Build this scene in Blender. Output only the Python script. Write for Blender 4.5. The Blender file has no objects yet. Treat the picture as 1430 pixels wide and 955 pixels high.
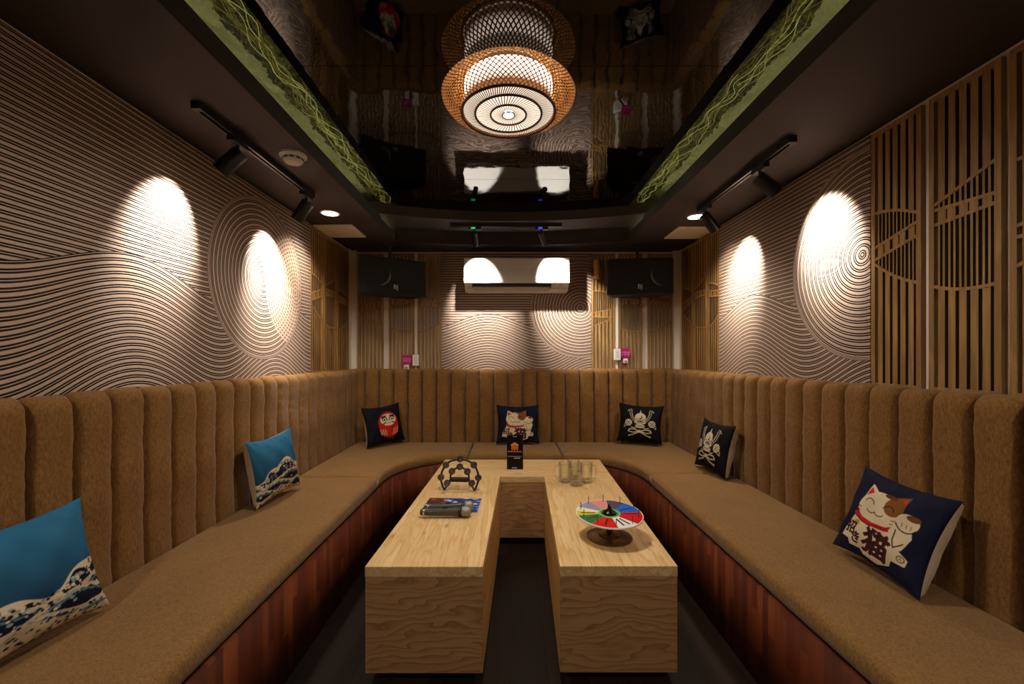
import bpy, bmesh, math, random
import numpy as np
from mathutils import Vector, Matrix
from mathutils.geometry import delaunay_2d_cdt
random.seed(7)
PI = math.pi
SC = bpy.context.scene
COL = SC.collection
R = math.radians

# ------------------------------------------------------------------ colours
def lin(c):
    if isinstance(c, str):
        c = c.lstrip('#'); c = [int(c[i:i+2], 16)/255 for i in (0, 2, 4)]
    return tuple((x/12.92 if x <= .04045 else ((x+.055)/1.055)**2.4) for x in c[:3])

# ------------------------------------------------------------------ node helper
class NT:
    def __init__(s, name):
        s.m = bpy.data.materials.new(name); s.m.use_nodes = True
        s.t = s.m.node_tree; s.n = s.t.nodes; s.l = s.t.links
        s.b = s.n['Principled BSDF']; s.out = s.n['Material Output']
    def node(s, typ, **kw):
        n = s.n.new(typ)
        for k, v in kw.items(): setattr(n, k, v)
        return n
    def set(s, sock, v):
        if isinstance(v, bpy.types.NodeSocket): s.l.new(v, sock)
        elif v is not None: sock.default_value = v
    def math(s, op, a, b=None, c=None, clamp=False):
        n = s.node('ShaderNodeMath', operation=op, use_clamp=clamp)
        for i, v in enumerate((a, b, c)):
            if v is not None: s.set(n.inputs[i], v)
        return n.outputs[0]
    def coord(s, kind='Object'):
        return s.node('ShaderNodeTexCoord').outputs[kind]
    def sep(s, v):
        n = s.node('ShaderNodeSeparateXYZ'); s.l.new(v, n.inputs[0]); return n.outputs
    def comb(s, x, y, z):
        n = s.node('ShaderNodeCombineXYZ')
        for i, v in enumerate((x, y, z)): s.set(n.inputs[i], v)
        return n.outputs[0]
    def mapping(s, v, scale=(1, 1, 1), rot=(0, 0, 0), loc=(0, 0, 0)):
        n = s.node('ShaderNodeMapping'); s.l.new(v, n.inputs[0])
        n.inputs['Scale'].default_value = scale; n.inputs['Rotation'].default_value = rot; n.inputs['Location'].default_value = loc
        return n.outputs[0]
    def noise(s, v, scale=5, detail=2, rough=.5, dist=0):
        n = s.node('ShaderNodeTexNoise'); s.l.new(v, n.inputs['Vector'])
        n.inputs['Scale'].default_value = scale; n.inputs['Detail'].default_value = detail
        n.inputs['Roughness'].default_value = rough; n.inputs['Distortion'].default_value = dist
        return n.outputs[0]
    def ramp(s, f, stops):
        n = s.node('ShaderNodeValToRGB'); s.l.new(f, n.inputs[0])
        e = n.color_ramp.elements
        while len(e) < len(stops): e.new(.5)
        for i, (p, c) in enumerate(stops):
            e[i].position = p; e[i].color = (*lin(c), 1)
        return n.outputs[0]
    def mix(s, f, a, b):
        n = s.node('ShaderNodeMix', data_type='RGBA')
        s.set(n.inputs[0], f)
        for i, v in ((6, a), (7, b)):
            s.set(n.inputs[i], (*lin(v), 1) if isinstance(v, str) else v)
        return n.outputs[2]
    def bump(s, h, strength=.3, dist=.01):
        n = s.node('ShaderNodeBump'); s.l.new(h, n.inputs['Height'])
        n.inputs['Strength'].default_value = strength; n.inputs['Distance'].default_value = dist
        s.l.new(n.outputs[0], s.b.inputs['Normal'])
    def base(s, c): s.set(s.b.inputs['Base Color'], (*lin(c), 1) if isinstance(c, str) else c)
    def p(s, **kw):
        names = dict(rough='Roughness', metal='Metallic', spec='Specular IOR Level', ior='IOR', trans='Transmission Weight',
                     emis='Emission Strength', sheen='Sheen Weight', coat='Coat Weight')
        for k, v in kw.items(): s.set(s.b.inputs[names[k]], v)
    def emit(s, c, strength):
        s.set(s.b.inputs['Emission Color'], (*lin(c), 1) if isinstance(c, str) else c); s.p(emis=strength)

def simple(name, c, rough=.5, metal=0, spec=.5, var=.0, vscale=40, bump=0, bscale=200):
    t = NT(name); t.p(rough=rough, metal=metal, spec=spec)
    co = t.coord()
    if var:
        n = t.noise(co, vscale, 3)
        l = lin(c)
        lo = [x*(1-var) for x in l]; hi = [min(1, x*(1+var)) for x in l]
        t.base(t.mix(n, (*lo, 1), (*hi, 1)))
    else:
        n = t.noise(co, vscale, 1)
        l = lin(c); t.base(t.mix(n, (*[x*.96 for x in l], 1), (*[min(1, x*1.04) for x in l], 1)))
    if bump: t.bump(t.noise(co, bscale, 2), bump, .002)
    return t.m

def emission(name, c, s):
    t = NT(name); t.base('#000000'); t.p(rough=.5); t.emit(c, s); return t.m

# ------------------------------------------------------------------ mesh builder
class MB:
    def __init__(s): s.v = []; s.f = []; s.mi = []; s.uv = {}
    def add(s, vs, fs, mi=0):
        b = len(s.v); s.v += [tuple(v) for v in vs]
        for f in fs: s.f.append([b+i for i in f]); s.mi.append(mi)
        return s
    def box(s, lo, hi, mi=0, M=None):
        x0, y0, z0 = lo; x1, y1, z1 = hi
        vs = [(x0,y0,z0),(x1,y0,z0),(x1,y1,z0),(x0,y1,z0),(x0,y0,z1),(x1,y0,z1),(x1,y1,z1),(x0,y1,z1)]
        if M is not None: vs = [M @ Vector(v) for v in vs]
        return s.add(vs, [(0,3,2,1),(4,5,6,7),(0,1,5,4),(1,2,6,5),(2,3,7,6),(3,0,4,7)], mi)
    def lathe(s, prof, n=32, M=None, mi=0, closed=False, axis='z'):
        vs = []; fs = []
        m = len(prof)
        for i in range(n):
            a = 2*PI*i/n
            for r, z in prof:
                v = Vector((r*math.cos(a), r*math.sin(a), z))
                vs.append(M @ v if M is not None else v)
        for i in range(n):
            j = (i+1) % n
            for k in range(m if closed else m-1):
                k2 = (k+1) % m
                fs.append((i*m+k, j*m+k, j*m+k2, i*m+k2))
        if not closed:
            if prof[0][0] > 1e-6: fs.append([i*m for i in range(n)][::-1])
            if prof[-1][0] > 1e-6: fs.append([i*m+m-1 for i in range(n)])
        return s.add(vs, fs, mi)
    def tube(s, pts, r, n=8, closed=False, mi=0, cap=True):
        pts = [Vector(p) for p in pts]; m = len(pts); vs = []; fs = []
        up = None
        for i, p in enumerate(pts):
            if closed: d = pts[(i+1) % m]-pts[i-1]
            else: d = pts[min(i+1, m-1)]-pts[max(i-1, 0)]
            d.normalize()
            if up is None: up = d.orthogonal().normalized()
            else:
                up = up-d*up.dot(d)
                up = up.normalized() if up.length > 1e-6 else d.orthogonal().normalized()
            w = d.cross(up)
            rr = r[i] if isinstance(r, (list, tuple)) else r
            for k in range(n):
                a = 2*PI*k/n
                vs.append(p+up*math.cos(a)*rr+w*math.sin(a)*rr)
        for i in range(m if closed else m-1):
            j = (i+1) % m
            for k in range(n):
                k2 = (k+1) % n
                fs.append((i*n+k, i*n+k2, j*n+k2, j*n+k))
        if not closed and cap:
            fs.append(list(range(n))[::-1]); fs.append([(m-1)*n+k for k in range(n)])
        return s.add(vs, fs, mi)
    def prism(s, poly, z0, z1, mi=0, M=None):
        n = len(poly)
        vs = [Vector((x, y, z0)) for x, y in poly]+[Vector((x, y, z1)) for x, y in poly]
        if M is not None: vs = [M @ v for v in vs]
        fs = [list(range(n))[::-1], [n+i for i in range(n)]]
        fs += [(i, (i+1) % n, n+(i+1) % n, n+i) for i in range(n)]
        return s.add(vs, fs, mi)
    def build(s, name, mats, parent=None, smooth=False, bevel=0, seg=2, loc=None, rot=None, autosmooth=None):
        me = bpy.data.meshes.new(name); me.from_pydata(s.v, [], s.f)
        mats = mats if isinstance(mats, (list, tuple)) else [mats]
        for m in mats: me.materials.append(m)
        me.polygons.foreach_set('material_index', s.mi)
        bm = bmesh.new(); bm.from_mesh(me); bmesh.ops.recalc_face_normals(bm, faces=bm.faces); bm.to_mesh(me); bm.free()
        if smooth or autosmooth:
            me.polygons.foreach_set('use_smooth', [True]*len(me.polygons))
            if autosmooth: me.set_sharp_from_angle(angle=R(autosmooth))
        o = bpy.data.objects.new(name, me); COL.objects.link(o)
        if parent is not None: o.parent = parent
        if loc is not None: o.location = loc
        if rot is not None: o.rotation_euler = rot
        if bevel:
            md = o.modifiers.new('bevel', 'BEVEL'); md.width = bevel; md.segments = seg; md.limit_method = 'ANGLE'; md.angle_limit = R(40)
        return o

def obj_from(name, verts, faces, mats, parent=None, smooth=True):
    b = MB(); b.add(verts, faces); return b.build(name, mats, parent, smooth=smooth)

def tag(o, label=None, cat=None, group=None, kind='thing'):
    if label: o['label'] = label
    if cat: o['category'] = cat
    if group: o['group'] = group
    if kind: o['kind'] = kind
    return o
def thing(name, label, cat, loc=(0, 0, 0), rot=(0, 0, 0), group=None):
    o = bpy.data.objects.new(name, None); COL.objects.link(o)
    o.location = loc; o.rotation_euler = rot; o.empty_display_size = .05
    return tag(o, label, cat, group)
def struct(o): o['kind'] = 'structure'; return o
def copy_tree(o, parent=None):
    c = o.copy(); COL.objects.link(c)
    if parent is not None: c.parent = parent
    for ch in list(o.children): copy_tree(ch, c)
    return c

# ------------------------------------------------------------------ painting on vertices
def text_tris(s):
    cu = bpy.data.curves.new('t', 'FONT'); cu.body = s; cu.size = 1; cu.align_x = 'CENTER'; cu.align_y = 'CENTER'
    ob = bpy.data.objects.new('t', cu); COL.objects.link(ob)
    dg = bpy.context.evaluated_depsgraph_get(); dg.update()
    me = bpy.data.meshes.new_from_object(ob.evaluated_get(dg))
    me.calc_loop_triangles()
    vs = [tuple(v.co[:2]) for v in me.vertices]
    tr = [[vs[i] for i in t.vertices] for t in me.loop_triangles]
    bpy.data.objects.remove(ob); bpy.data.curves.remove(cu); bpy.data.meshes.remove(me)
    return tr
class Canvas:
    """a vector drawing sampled onto the vertices of a grid (x right, y up, 0..1)"""
    def __init__(s, nx, ny, bg, ss=3):
        s.nx, s.ny, s.ss = nx, ny, ss
        s.a = np.zeros((ny*ss, nx*ss, 3)); s.a[:] = lin(bg)
        s.X, s.Y = np.meshgrid((np.arange(nx*ss)+.5)/(nx*ss), (np.arange(ny*ss)+.5)/(ny*ss))
    def fill(s, mask, c): s.a[mask] = lin(c)
    def poly(s, pts, c):
        p = np.array(pts); x0, y0 = p.min(0); x1, y1 = p.max(0)
        H, W = s.X.shape
        i0, i1 = max(0, int(y0*H)-1), min(H, int(y1*H)+2); j0, j1 = max(0, int(x0*W)-1), min(W, int(x1*W)+2)
        if i0 >= i1 or j0 >= j1: return
        X, Y = s.X[i0:i1, j0:j1], s.Y[i0:i1, j0:j1]; m = np.zeros(X.shape, bool)
        for k in range(len(p)):
            (xa, ya), (xb, yb) = p[k], p[(k+1) % len(p)]
            if ya == yb: continue
            m ^= ((ya > Y) != (yb > Y)) & (X < (xb-xa)*(Y-ya)/(yb-ya)+xa)
        s.a[i0:i1, j0:j1][m] = lin(c)
    def ell(s, x, y, rx, ry, c, rot=0, ring=None):
        ca, sa = math.cos(rot), math.sin(rot)
        dx, dy = s.X-x, s.Y-y
        u = (dx*ca+dy*sa)/rx; v = (-dx*sa+dy*ca)/ry; q = u*u+v*v
        m = q < 1
        if ring: m &= q > (1-ring)**2
        s.fill(m, c)
    def line(s, pts, w, c, close=False):
        pts = list(pts)+([pts[0]] if close else [])
        for (xa, ya), (xb, yb) in zip(pts, pts[1:]):
            dx, dy = xb-xa, yb-ya; L = dx*dx+dy*dy+1e-12
            t = np.clip(((s.X-xa)*dx+(s.Y-ya)*dy)/L, 0, 1)
            s.fill((s.X-xa-t*dx)**2+(s.Y-ya-t*dy)**2 < (w/2)**2, c)
    def bold(s, txt, x, y, size, c, d=.012, **k):
        for q in ((0, 0), (d, 0), (-d, 0), (0, d), (0, -d)): s.text(txt, x+q[0], y+q[1], size, c, **k)
    def text(s, txt, x, y, size, c, sx=1, shear=0, rot=0, aspect=1):
        ca, sa = math.cos(rot), math.sin(rot)
        for t in text_tris(txt):
            pts = []
            for px, py in t:
                px = px*sx+shear*py
                q = (px*ca-py*sa, px*sa+py*ca)
                pts.append((x+q[0]*size, y+q[1]*size*aspect))
            s.poly(pts, c)
    def get(s):
        k = s.ss
        a = s.a.reshape(s.ny, k, s.nx, k, 3).mean((1, 3))
        return np.concatenate([a, np.ones((s.ny, s.nx, 1))], 2).reshape(-1, 4)
def paint(me, cols):
    at = me.color_attributes.new('Col', 'FLOAT_COLOR', 'POINT')
    at.data.foreach_set('color', np.asarray(cols, dtype=np.float32).ravel())
def paint_mat(name, rough=.8, spec=.2, fabric=True):
    t = NT(name); a = t.node('ShaderNodeVertexColor', layer_name='Col')
    t.base(a.outputs[0]); t.p(rough=rough, spec=spec)
    if fabric: t.bump(t.noise(t.coord(), 500, 2), .25, .001)
    return t.m
def grid_obj(name, nx, ny, f, cols, m, parent=None):
    """grid of vertices f(a, b), a and b in 0..1, painted with the canvas colours"""
    vs = [f(i/(nx-1), j/(ny-1)) for j in range(ny) for i in range(nx)]
    fs = [(j*nx+i, j*nx+i+1, (j+1)*nx+i+1, (j+1)*nx+i) for j in range(ny-1) for i in range(nx-1)]
    me = bpy.data.meshes.new(name); me.from_pydata(vs, [], fs); me.materials.append(m)
    me.polygons.foreach_set('use_smooth', [True]*len(me.polygons))
    paint(me, cols)
    o = bpy.data.objects.new(name, me); COL.objects.link(o)
    if parent is not None: o.parent = parent
    return o
PRINT = paint_mat('printed_cloth'); PAPER = paint_mat('printed_paper', .45, .4, False); GLOSSY = paint_mat('printed_board', .25, .5, False)

# ------------------------------------------------------------------ materials
def wood(name, dark, light, axis, scale=1., ring=9., rough=.5, knots=False, contrast=.5, line=None, spec=.35):
    """grain running along AXIS (0, 1, 2) of the object"""
    t = NT(name); co = t.coord()
    sc = [ring*scale]*3; sc[axis] = .55*scale
    mp = t.mapping(co, tuple(sc))
    n1 = t.noise(mp, 2.2, 4, .55, .6)
    sc2 = [120*scale]*3; sc2[axis] = 3*scale
    n2 = t.noise(t.mapping(co, tuple(sc2)), 1.5, 2, .6)
    w = t.math('SINE', t.math('MULTIPLY', n1, 34))
    w = t.math('MULTIPLY_ADD', w, .5*contrast, .5)
    w = t.math('ADD', w, t.math('MULTIPLY_ADD', n2, .7, -.35), clamp=True)
    col = t.mix(w, dark, light)
    if line:
        s3 = t.math('POWER', t.math('ABSOLUTE', t.math('SINE', t.math('MULTIPLY', n1, 26))), 9)
        col = t.mix(t.math('MULTIPLY', s3, .75), col, line)
    if knots:
        k = t.node('ShaderNodeTexVoronoi'); sk = [11, 11, 11]; sk[axis] = 4.5
        t.l.new(t.mapping(co, tuple(sk)), k.inputs['Vector']); k.inputs['Scale'].default_value = 1
        d = t.math('SUBTRACT', 1, t.math('MULTIPLY', k.outputs['Distance'], 6.), clamp=True)
        col = t.mix(t.math('MULTIPLY', d, .8), col, '#7a4c22')
    t.base(col); t.p(rough=rough, spec=spec)
    t.bump(w, .12, .002)
    return t.m

def fabric(name, c1, c2):
    t = NT(name); co = t.coord()
    n = t.noise(co, 420, 2, .7); n2 = t.noise(co, 5, 3)
    n3 = t.noise(t.mapping(co, (1, 1, .35)), 170, 2, .7)
    f = t.math('ADD', t.math('ADD', t.math('MULTIPLY', n, .5), t.math('MULTIPLY', n3, .45)), t.math('MULTIPLY', n2, .12), clamp=True)
    t.base(t.mix(t.math('MULTIPLY_ADD', f, 2.4, -.8, clamp=True), c1, c2)); t.p(rough=.95, spec=.1, sheen=.15)
    h = t.math('ADD', t.math('MULTIPLY', t.noise(co, 300, 2, .7), .55), t.math('MULTIPLY', t.noise(co, 26, 3), 1.0))
    t.bump(h, .45, .005)
    return t.m
M = {}
M['fabric'] = fabric('brown_weave', '#573a1a', '#a37b46')
M['fabric_back'] = fabric('brown_weave_backrest', '#513517', '#a27640')
M['white_cloth'] = simple('cream_cloth', '#d8c8b0', .9, var=.1, bump=.3)
M['soffit'] = simple('dark_brown_paint', '#3a302c', .75, var=.12, vscale=6, bump=.1, spec=.25)
M['fascia'] = simple('dark_fascia_paint', '#2c2420', .6, var=.1, spec=.3)
M['slab'] = simple('black_paint', '#0c0a0a', .8)
M['wallpaint'] = simple('warm_white_paint', '#e2d6c8', .8, var=.05, vscale=8)
M['post'] = simple('cream_post_paint', '#e6ded0', .7, var=.06, vscale=8)
M['black'] = simple('black_metal', '#0b0a0a', .4, spec=.5)
M['black_plastic'] = simple('black_plastic', '#101010', .5)
M['white_plastic'] = simple('white_plastic', '#eae6e0', .35)
M['chrome'] = simple('chrome', '#c9c9c9', .18, metal=1)
M['slats'] = wood('oak_slats', '#76532a', '#b48d54', 2, 1, 8, .5, contrast=.35)
M['slat_side_shade'] = simple('shaded_slat_wood', '#2c1808', .7, var=.2)  # darker side faces put the shade of the gaps into the colour
M['base'] = None
M['tabletop'] = wood('pine_top', '#c49a5e', '#ecd2a0', 1, 1, 7, .38, knots=True, contrast=.3, line='#c99a5c')
M['tabletop_cross'] = wood('pine_top_cross', '#c49a5e', '#ecd2a0', 0, 1, 7, .38, knots=True, contrast=.3, line='#c99a5c')
def ply_face():
    t = NT('plywood_face'); co = t.coord(); z = t.sep(co)[2]
    n = t.noise(t.mapping(co, (1.5, 1.5, 4.)), 1.7, 3, .5, .4)
    ph = t.math('ADD', t.math('MULTIPLY', z, 34), t.math('MULTIPLY', n, 9))
    fr = t.math('FRACT', ph)
    ln = t.math('POWER', fr, 3)
    g = t.noise(t.mapping(co, (3, 3, 130)), 1.5, 2, .6)
    c = t.mix(t.math('MULTIPLY_ADD', g, .8, .1, clamp=True), '#98693f', '#c39a6c')
    t.base(t.mix(t.math('MULTIPLY', ln, .62), c, '#6b4322')); t.p(rough=.5, spec=.3); return t.m
M['ply'] = ply_face()
M['ply_side'] = wood('plywood_side', '#b48443', '#d3a766', 1, 1, 10, .5, contrast=.4, line='#8d5f2b')
M['plinth'] = simple('dark_plinth', '#2a1109', .6, var=.2)
def bamboo():
    t = NT('bamboo'); n = t.noise(t.coord(), 30, 3); c = t.mix(n, '#b8742f', '#e6ac66'); t.base(c); t.p(rough=.5)
    tr = t.node('ShaderNodeBsdfTranslucent'); t.l.new(c, tr.inputs[0]); mx = t.node('ShaderNodeMixShader'); mx.inputs[0].default_value = .2
    t.l.new(t.b.outputs[0], mx.inputs[1]); t.l.new(tr.outputs[0], mx.inputs[2]); t.l.new(mx.outputs[0], t.out.inputs[0]); return t.m
M['bamboo'] = bamboo()
M['bamboo_dark'] = simple('dark_bamboo', '#3b1c0a', .5, var=.2, vscale=30)
M['brass'] = simple('brass', '#f0b254', .35, metal=.15, var=.15, vscale=15)
M['bronze'] = simple('bronze', '#6d5136', .32, metal=.8, var=.1)

def base_wood():
    t = NT('red_wood_strips'); u = t.coord('UV'); s = t.sep(u)
    cell = t.math('FLOOR', t.math('MULTIPLY', s[0], 1/.034))
    row = t.math('FLOOR', t.math('ADD', t.math('MULTIPLY', s[1], 2.4), t.math('MULTIPLY', cell, .37)))
    wn = t.node('ShaderNodeTexWhiteNoise', noise_dimensions='2D')
    t.l.new(t.comb(cell, row, 0.), wn.inputs['Vector'])
    g = t.noise(t.mapping(u, (90, 4, 1)), 2, 3)
    f = t.math('ADD', t.math('MULTIPLY', wn.outputs[0], .65), t.math('MULTIPLY', g, .35), clamp=True)
    t.base(t.ramp(f, [(0, '#38150a'), (.55, '#5a260e'), (1, '#7a3f1b')])); t.p(rough=.6, spec=.2)
    return t.m
M['base'] = base_wood()

def floor_mat():
    t = NT('dark_laminate'); co = t.coord(); s = t.sep(co)
    col = t.math('FLOOR', t.math('MULTIPLY', s[0], 1/.15))
    off = t.math('MULTIPLY', col, .417)
    row = t.math('FLOOR', t.math('ADD', t.math('MULTIPLY', s[1], 1/1.1), off))
    wn = t.node('ShaderNodeTexWhiteNoise', noise_dimensions='2D'); t.l.new(t.comb(col, row, 0.), wn.inputs['Vector'])
    g = t.noise(t.mapping(co, (30, 1.6, 1)), 2.5, 4, .6, .8)
    f = t.math('ADD', t.math('MULTIPLY', wn.outputs[0], .4), t.math('MULTIPLY', g, .6))
    fx = t.math('FRACT', t.math('MULTIPLY', s[0], 1/.15))
    seam = t.math('LESS_THAN', fx, .02)
    fy = t.math('FRACT', t.math('ADD', t.math('MULTIPLY', s[1], 1/1.1), off))
    seam = t.math('MAXIMUM', seam, t.math('LESS_THAN', fy, .004))
    c = t.ramp(f, [(0.1, '#120c08'), (.5, '#221710'), (.9, '#35261a')])
    t.base(t.mix(seam, c, '#0a0604')); t.p(rough=.6, spec=.15)
    return t.m
M['floor'] = floor_mat()

def mural_mat(name, second):
    """relief panel: pairs of grooves, straight above, wavy below, rings inside the disc"""
    t = NT(name); co = t.coord(); x, _, z = t.sep(co)
    w = t.math('MULTIPLY', t.math('COSINE', t.math('MULTIPLY', t.math('ADD', x, .87), 2*PI)), .068)
    amp = t.math('MULTIPLY_ADD', z, -.9, .80)                       # waves grow a little towards the bottom
    ww = t.math('MULTIPLY', w, amp)
    zw = t.math('SUBTRACT', z, ww)
    inwave = t.math('LESS_THAN', zw, -.115)
    r = t.math('SQRT', t.math('ADD', t.math('MULTIPLY', x, x), t.math('MULTIPLY', z, z)))
    incirc = t.math('LESS_THAN', r, .472)
    def pair(v, per, half=.1):
        f = t.math('FRACT', t.math('MULTIPLY', v, 1/per))
        d = t.math('ABSOLUTE', t.math('SUBTRACT', t.math('ABSOLUTE', t.math('SUBTRACT', f, .5)), .17))
        return t.math('SUBTRACT', 1, t.math('DIVIDE', t.math('SUBTRACT', d, half*.6), half*.8), clamp=True)
    gs = pair(z, .0235); gw = pair(zw, .0262); gc = pair(r, .0285, .095)
    rim = t.math('GREATER_THAN', r, .452)
    fr = t.math('FRACT', t.math('MULTIPLY', r, 1/.0068))
    gr = t.math('LESS_THAN', fr, .35)
    def sel(f, a, b):
        return t.math('ADD', t.math('MULTIPLY', f, b), t.math('MULTIPLY', t.math('SUBTRACT', 1, f), a))
    edge = t.math('LESS_THAN', t.math('ABSOLUTE', t.math('ADD', zw, .115)), .0016)
    g = sel(inwave, gs, gw); g = t.math('MAXIMUM', g, edge)
    if second:
        x2 = t.math('SUBTRACT', x, .39); z2 = t.math('ADD', z, .02)
        r2 = t.math('SQRT', t.math('ADD', t.math('MULTIPLY', x2, x2), t.math('MULTIPLY', z2, z2)))
        in2 = t.math('LESS_THAN', r2, .36)
        lite = t.math('GREATER_THAN', t.math('FRACT', t.math('MULTIPLY', r2, 1/.024)), .5)
        gc = t.math('MULTIPLY', gc, t.math('SUBTRACT', 1, t.math('MULTIPLY', t.math('MULTIPLY', in2, lite), .95)))
    gc = sel(rim, gc, gr)
    g = sel(incirc, g, gc)
    n = t.noise(co, 260, 2, .7)
    basec = t.mix(n, '#a28470', '#d2b9a6')
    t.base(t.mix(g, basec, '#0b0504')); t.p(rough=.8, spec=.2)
    t.bump(t.math('MULTIPLY', g, -1), .8, .004)
    return t.m
M['mural'] = mural_mat('wave_relief', False); M['mural2'] = mural_mat('wave_relief_double', True)

def mirror_mat():
    t = NT('black_gloss_ceiling'); co = t.coord()
    t.base('#020202'); t.p(rough=.03, spec=.5, ior=1.55)
    n = t.noise(t.mapping(co, (1, 1, 1)), 9, 1, .4, .2)
    n2 = t.noise(t.mapping(co, (1, .35, 1)), 34, 1, .4)
    t.bump(t.math('ADD', n, t.math('MULTIPLY', n2, .22)), .10, .008)
    return t.m
M['mirror'] = mirror_mat()

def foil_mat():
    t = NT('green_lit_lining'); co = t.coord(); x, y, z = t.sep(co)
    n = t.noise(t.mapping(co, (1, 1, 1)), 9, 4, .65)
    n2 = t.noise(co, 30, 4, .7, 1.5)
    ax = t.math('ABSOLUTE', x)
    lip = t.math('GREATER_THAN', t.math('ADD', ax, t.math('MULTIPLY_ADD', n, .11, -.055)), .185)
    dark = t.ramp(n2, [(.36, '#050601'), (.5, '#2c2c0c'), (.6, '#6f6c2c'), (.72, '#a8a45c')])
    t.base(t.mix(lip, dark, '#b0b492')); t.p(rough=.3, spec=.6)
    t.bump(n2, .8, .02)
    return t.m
M['foil'] = foil_mat()

def glass_mat():
    t = NT('clear_glass'); fr = t.node('ShaderNodeLayerWeight'); fr.inputs[0].default_value = .4
    tr = t.node('ShaderNodeBsdfTransparent'); tr.inputs[0].default_value = (.97, .975, .965, 1)
    gl = t.node('ShaderNodeBsdfGlossy'); gl.inputs['Roughness'].default_value = .03
    mx = t.node('ShaderNodeMixShader'); t.l.new(t.math('MULTIPLY', fr.outputs['Facing'], .7), mx.inputs[0]); t.l.new(tr.outputs[0], mx.inputs[1]); t.l.new(gl.outputs[0], mx.inputs[2])
    t.l.new(mx.outputs[0], t.out.inputs[0]); return t.m
M['glass'] = glass_mat()

# ------------------------------------------------------------------ the place: dimensions
CZ = 1.23; XL, XR, YB, YF = -1.478, 1.594, 4.05, -1.2
ZC = 2.21; ZM = 2.40; ZS = 2.50
FL, FR = -.97, 1.015            # inner edges of the side soffits
ML, MR = -.876, .929            # edges of the black ceiling panels
TZ = .447; SEAT = .446; CUSHB = .37
XC = .5*(FL+FR)

def slab(name, lo, hi, m):
    return struct(MB().box(lo, hi).build(name, m))
slab('floor', (XL-.1, YF-.1, -.08), (XR+.1, YB+.1, 0), M['floor'])
slab('wall_left', (XL-.1, YF-.1, 0), (XL, YB+.1, ZS), M['wallpaint'])
slab('wall_right', (XR, YF-.1, 0), (XR+.1, YB+.1, ZS), M['wallpaint'])
slab('wall_back', (XL, YB, 0), (XR, YB+.1, ZS), M['wallpaint'])
slab('wall_front', (XL, YF-.1, 0), (XR, YF, ZS), M['soffit'])
slab('ceiling', (XL-.1, YF-.1, ZS), (XR+.1, YB+.1, ZS+.08), M['slab'])

# side soffits with their upstand fascia
def c1(x): u = (x-XC)/1.0; return 3.49-.19*u*u      # curved end of the mirror field
def c2(x): u = (x-XC)/1.0; return 3.80-.14*u*u      # curved front of the rear soffit
b = MB(); b.box((XL, YF, ZC), (FL, YB, ZC+.02)); struct(b.build('trim_1', M['soffit']))
b = MB(); b.box((FR, YF, ZC), (XR, YB, ZC+.02)); struct(b.build('trim_2', M['soffit']))
b = MB(); b.box((FL-.018, YF, ZC+.0002), (FL+.0005, 3.25, 2.292)).box((FL-.018, 3.25, ZC+.0002), (FL+.0005, 3.67, 2.272)); struct(b.build('trim_3', M['fascia']))
b = MB(); b.box((FR-.0005, YF, ZC+.0002), (FR+.018, 3.25, 2.29)).box((FR-.0005, 3.25, ZC+.0002), (FR+.018, 3.67, 2.272)); struct(b.build('trim_4', M['fascia']))
N = 40
xs = [FL+(FR-FL)*i/N for i in range(N+1)]
def curved(name, fy0, fy1, z0, z1, m, x0=FL, x1=FR):
    """solid between two plan curves"""
    xx = [x0+(x1-x0)*i/N for i in range(N+1)]
    poly = [(x, fy0(x)) for x in xx]+[(x, fy1(x)) for x in reversed(xx)]
    return struct(MB().prism(poly, z0, z1).build(name, m))
curved('trim_5', c2, lambda x: YB, ZC, 2.325, M['fascia'])                    # rear soffit
curved('trim_6', c1, lambda x: YB, 2.3252, 2.41, M['soffit'], FL-.2, FR+.2)     # step above it
# white posts in the two far corners
slab('trim_7', (XL, YB-.055, 1.05), (-1.42, YB, ZC), M['post'])
slab('trim_8', (1.534, YB-.055, 1.05), (XR, YB, ZC), M['post'])
slab('trim_9', (XL, 3.925, 1.05), (XL+.012, YB-.055, ZC), M['post'])
slab('trim_10', (XR-.012, 3.935, 1.05), (XR, YB-.055, ZC), M['post'])
# black glossy ceiling panels
seams = [YF, .61, 1.733, 2.85]
for i in range(4):
    y0 = seams[i]+.0015
    if i < 3: poly = [(ML, y0), (MR, y0), (MR, seams[i+1]-.0015), (ML, seams[i+1]-.0015)]
    else:
        xx = [ML+(MR-ML)*k/N for k in range(N+1)]
        poly = [(ML, y0), (MR, y0)]+[(x, c1(x)-.001) for x in reversed(xx)]
    struct(MB().prism(poly, ZM, ZM+.012).build('ceiling_panel', M['mirror']))
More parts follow.
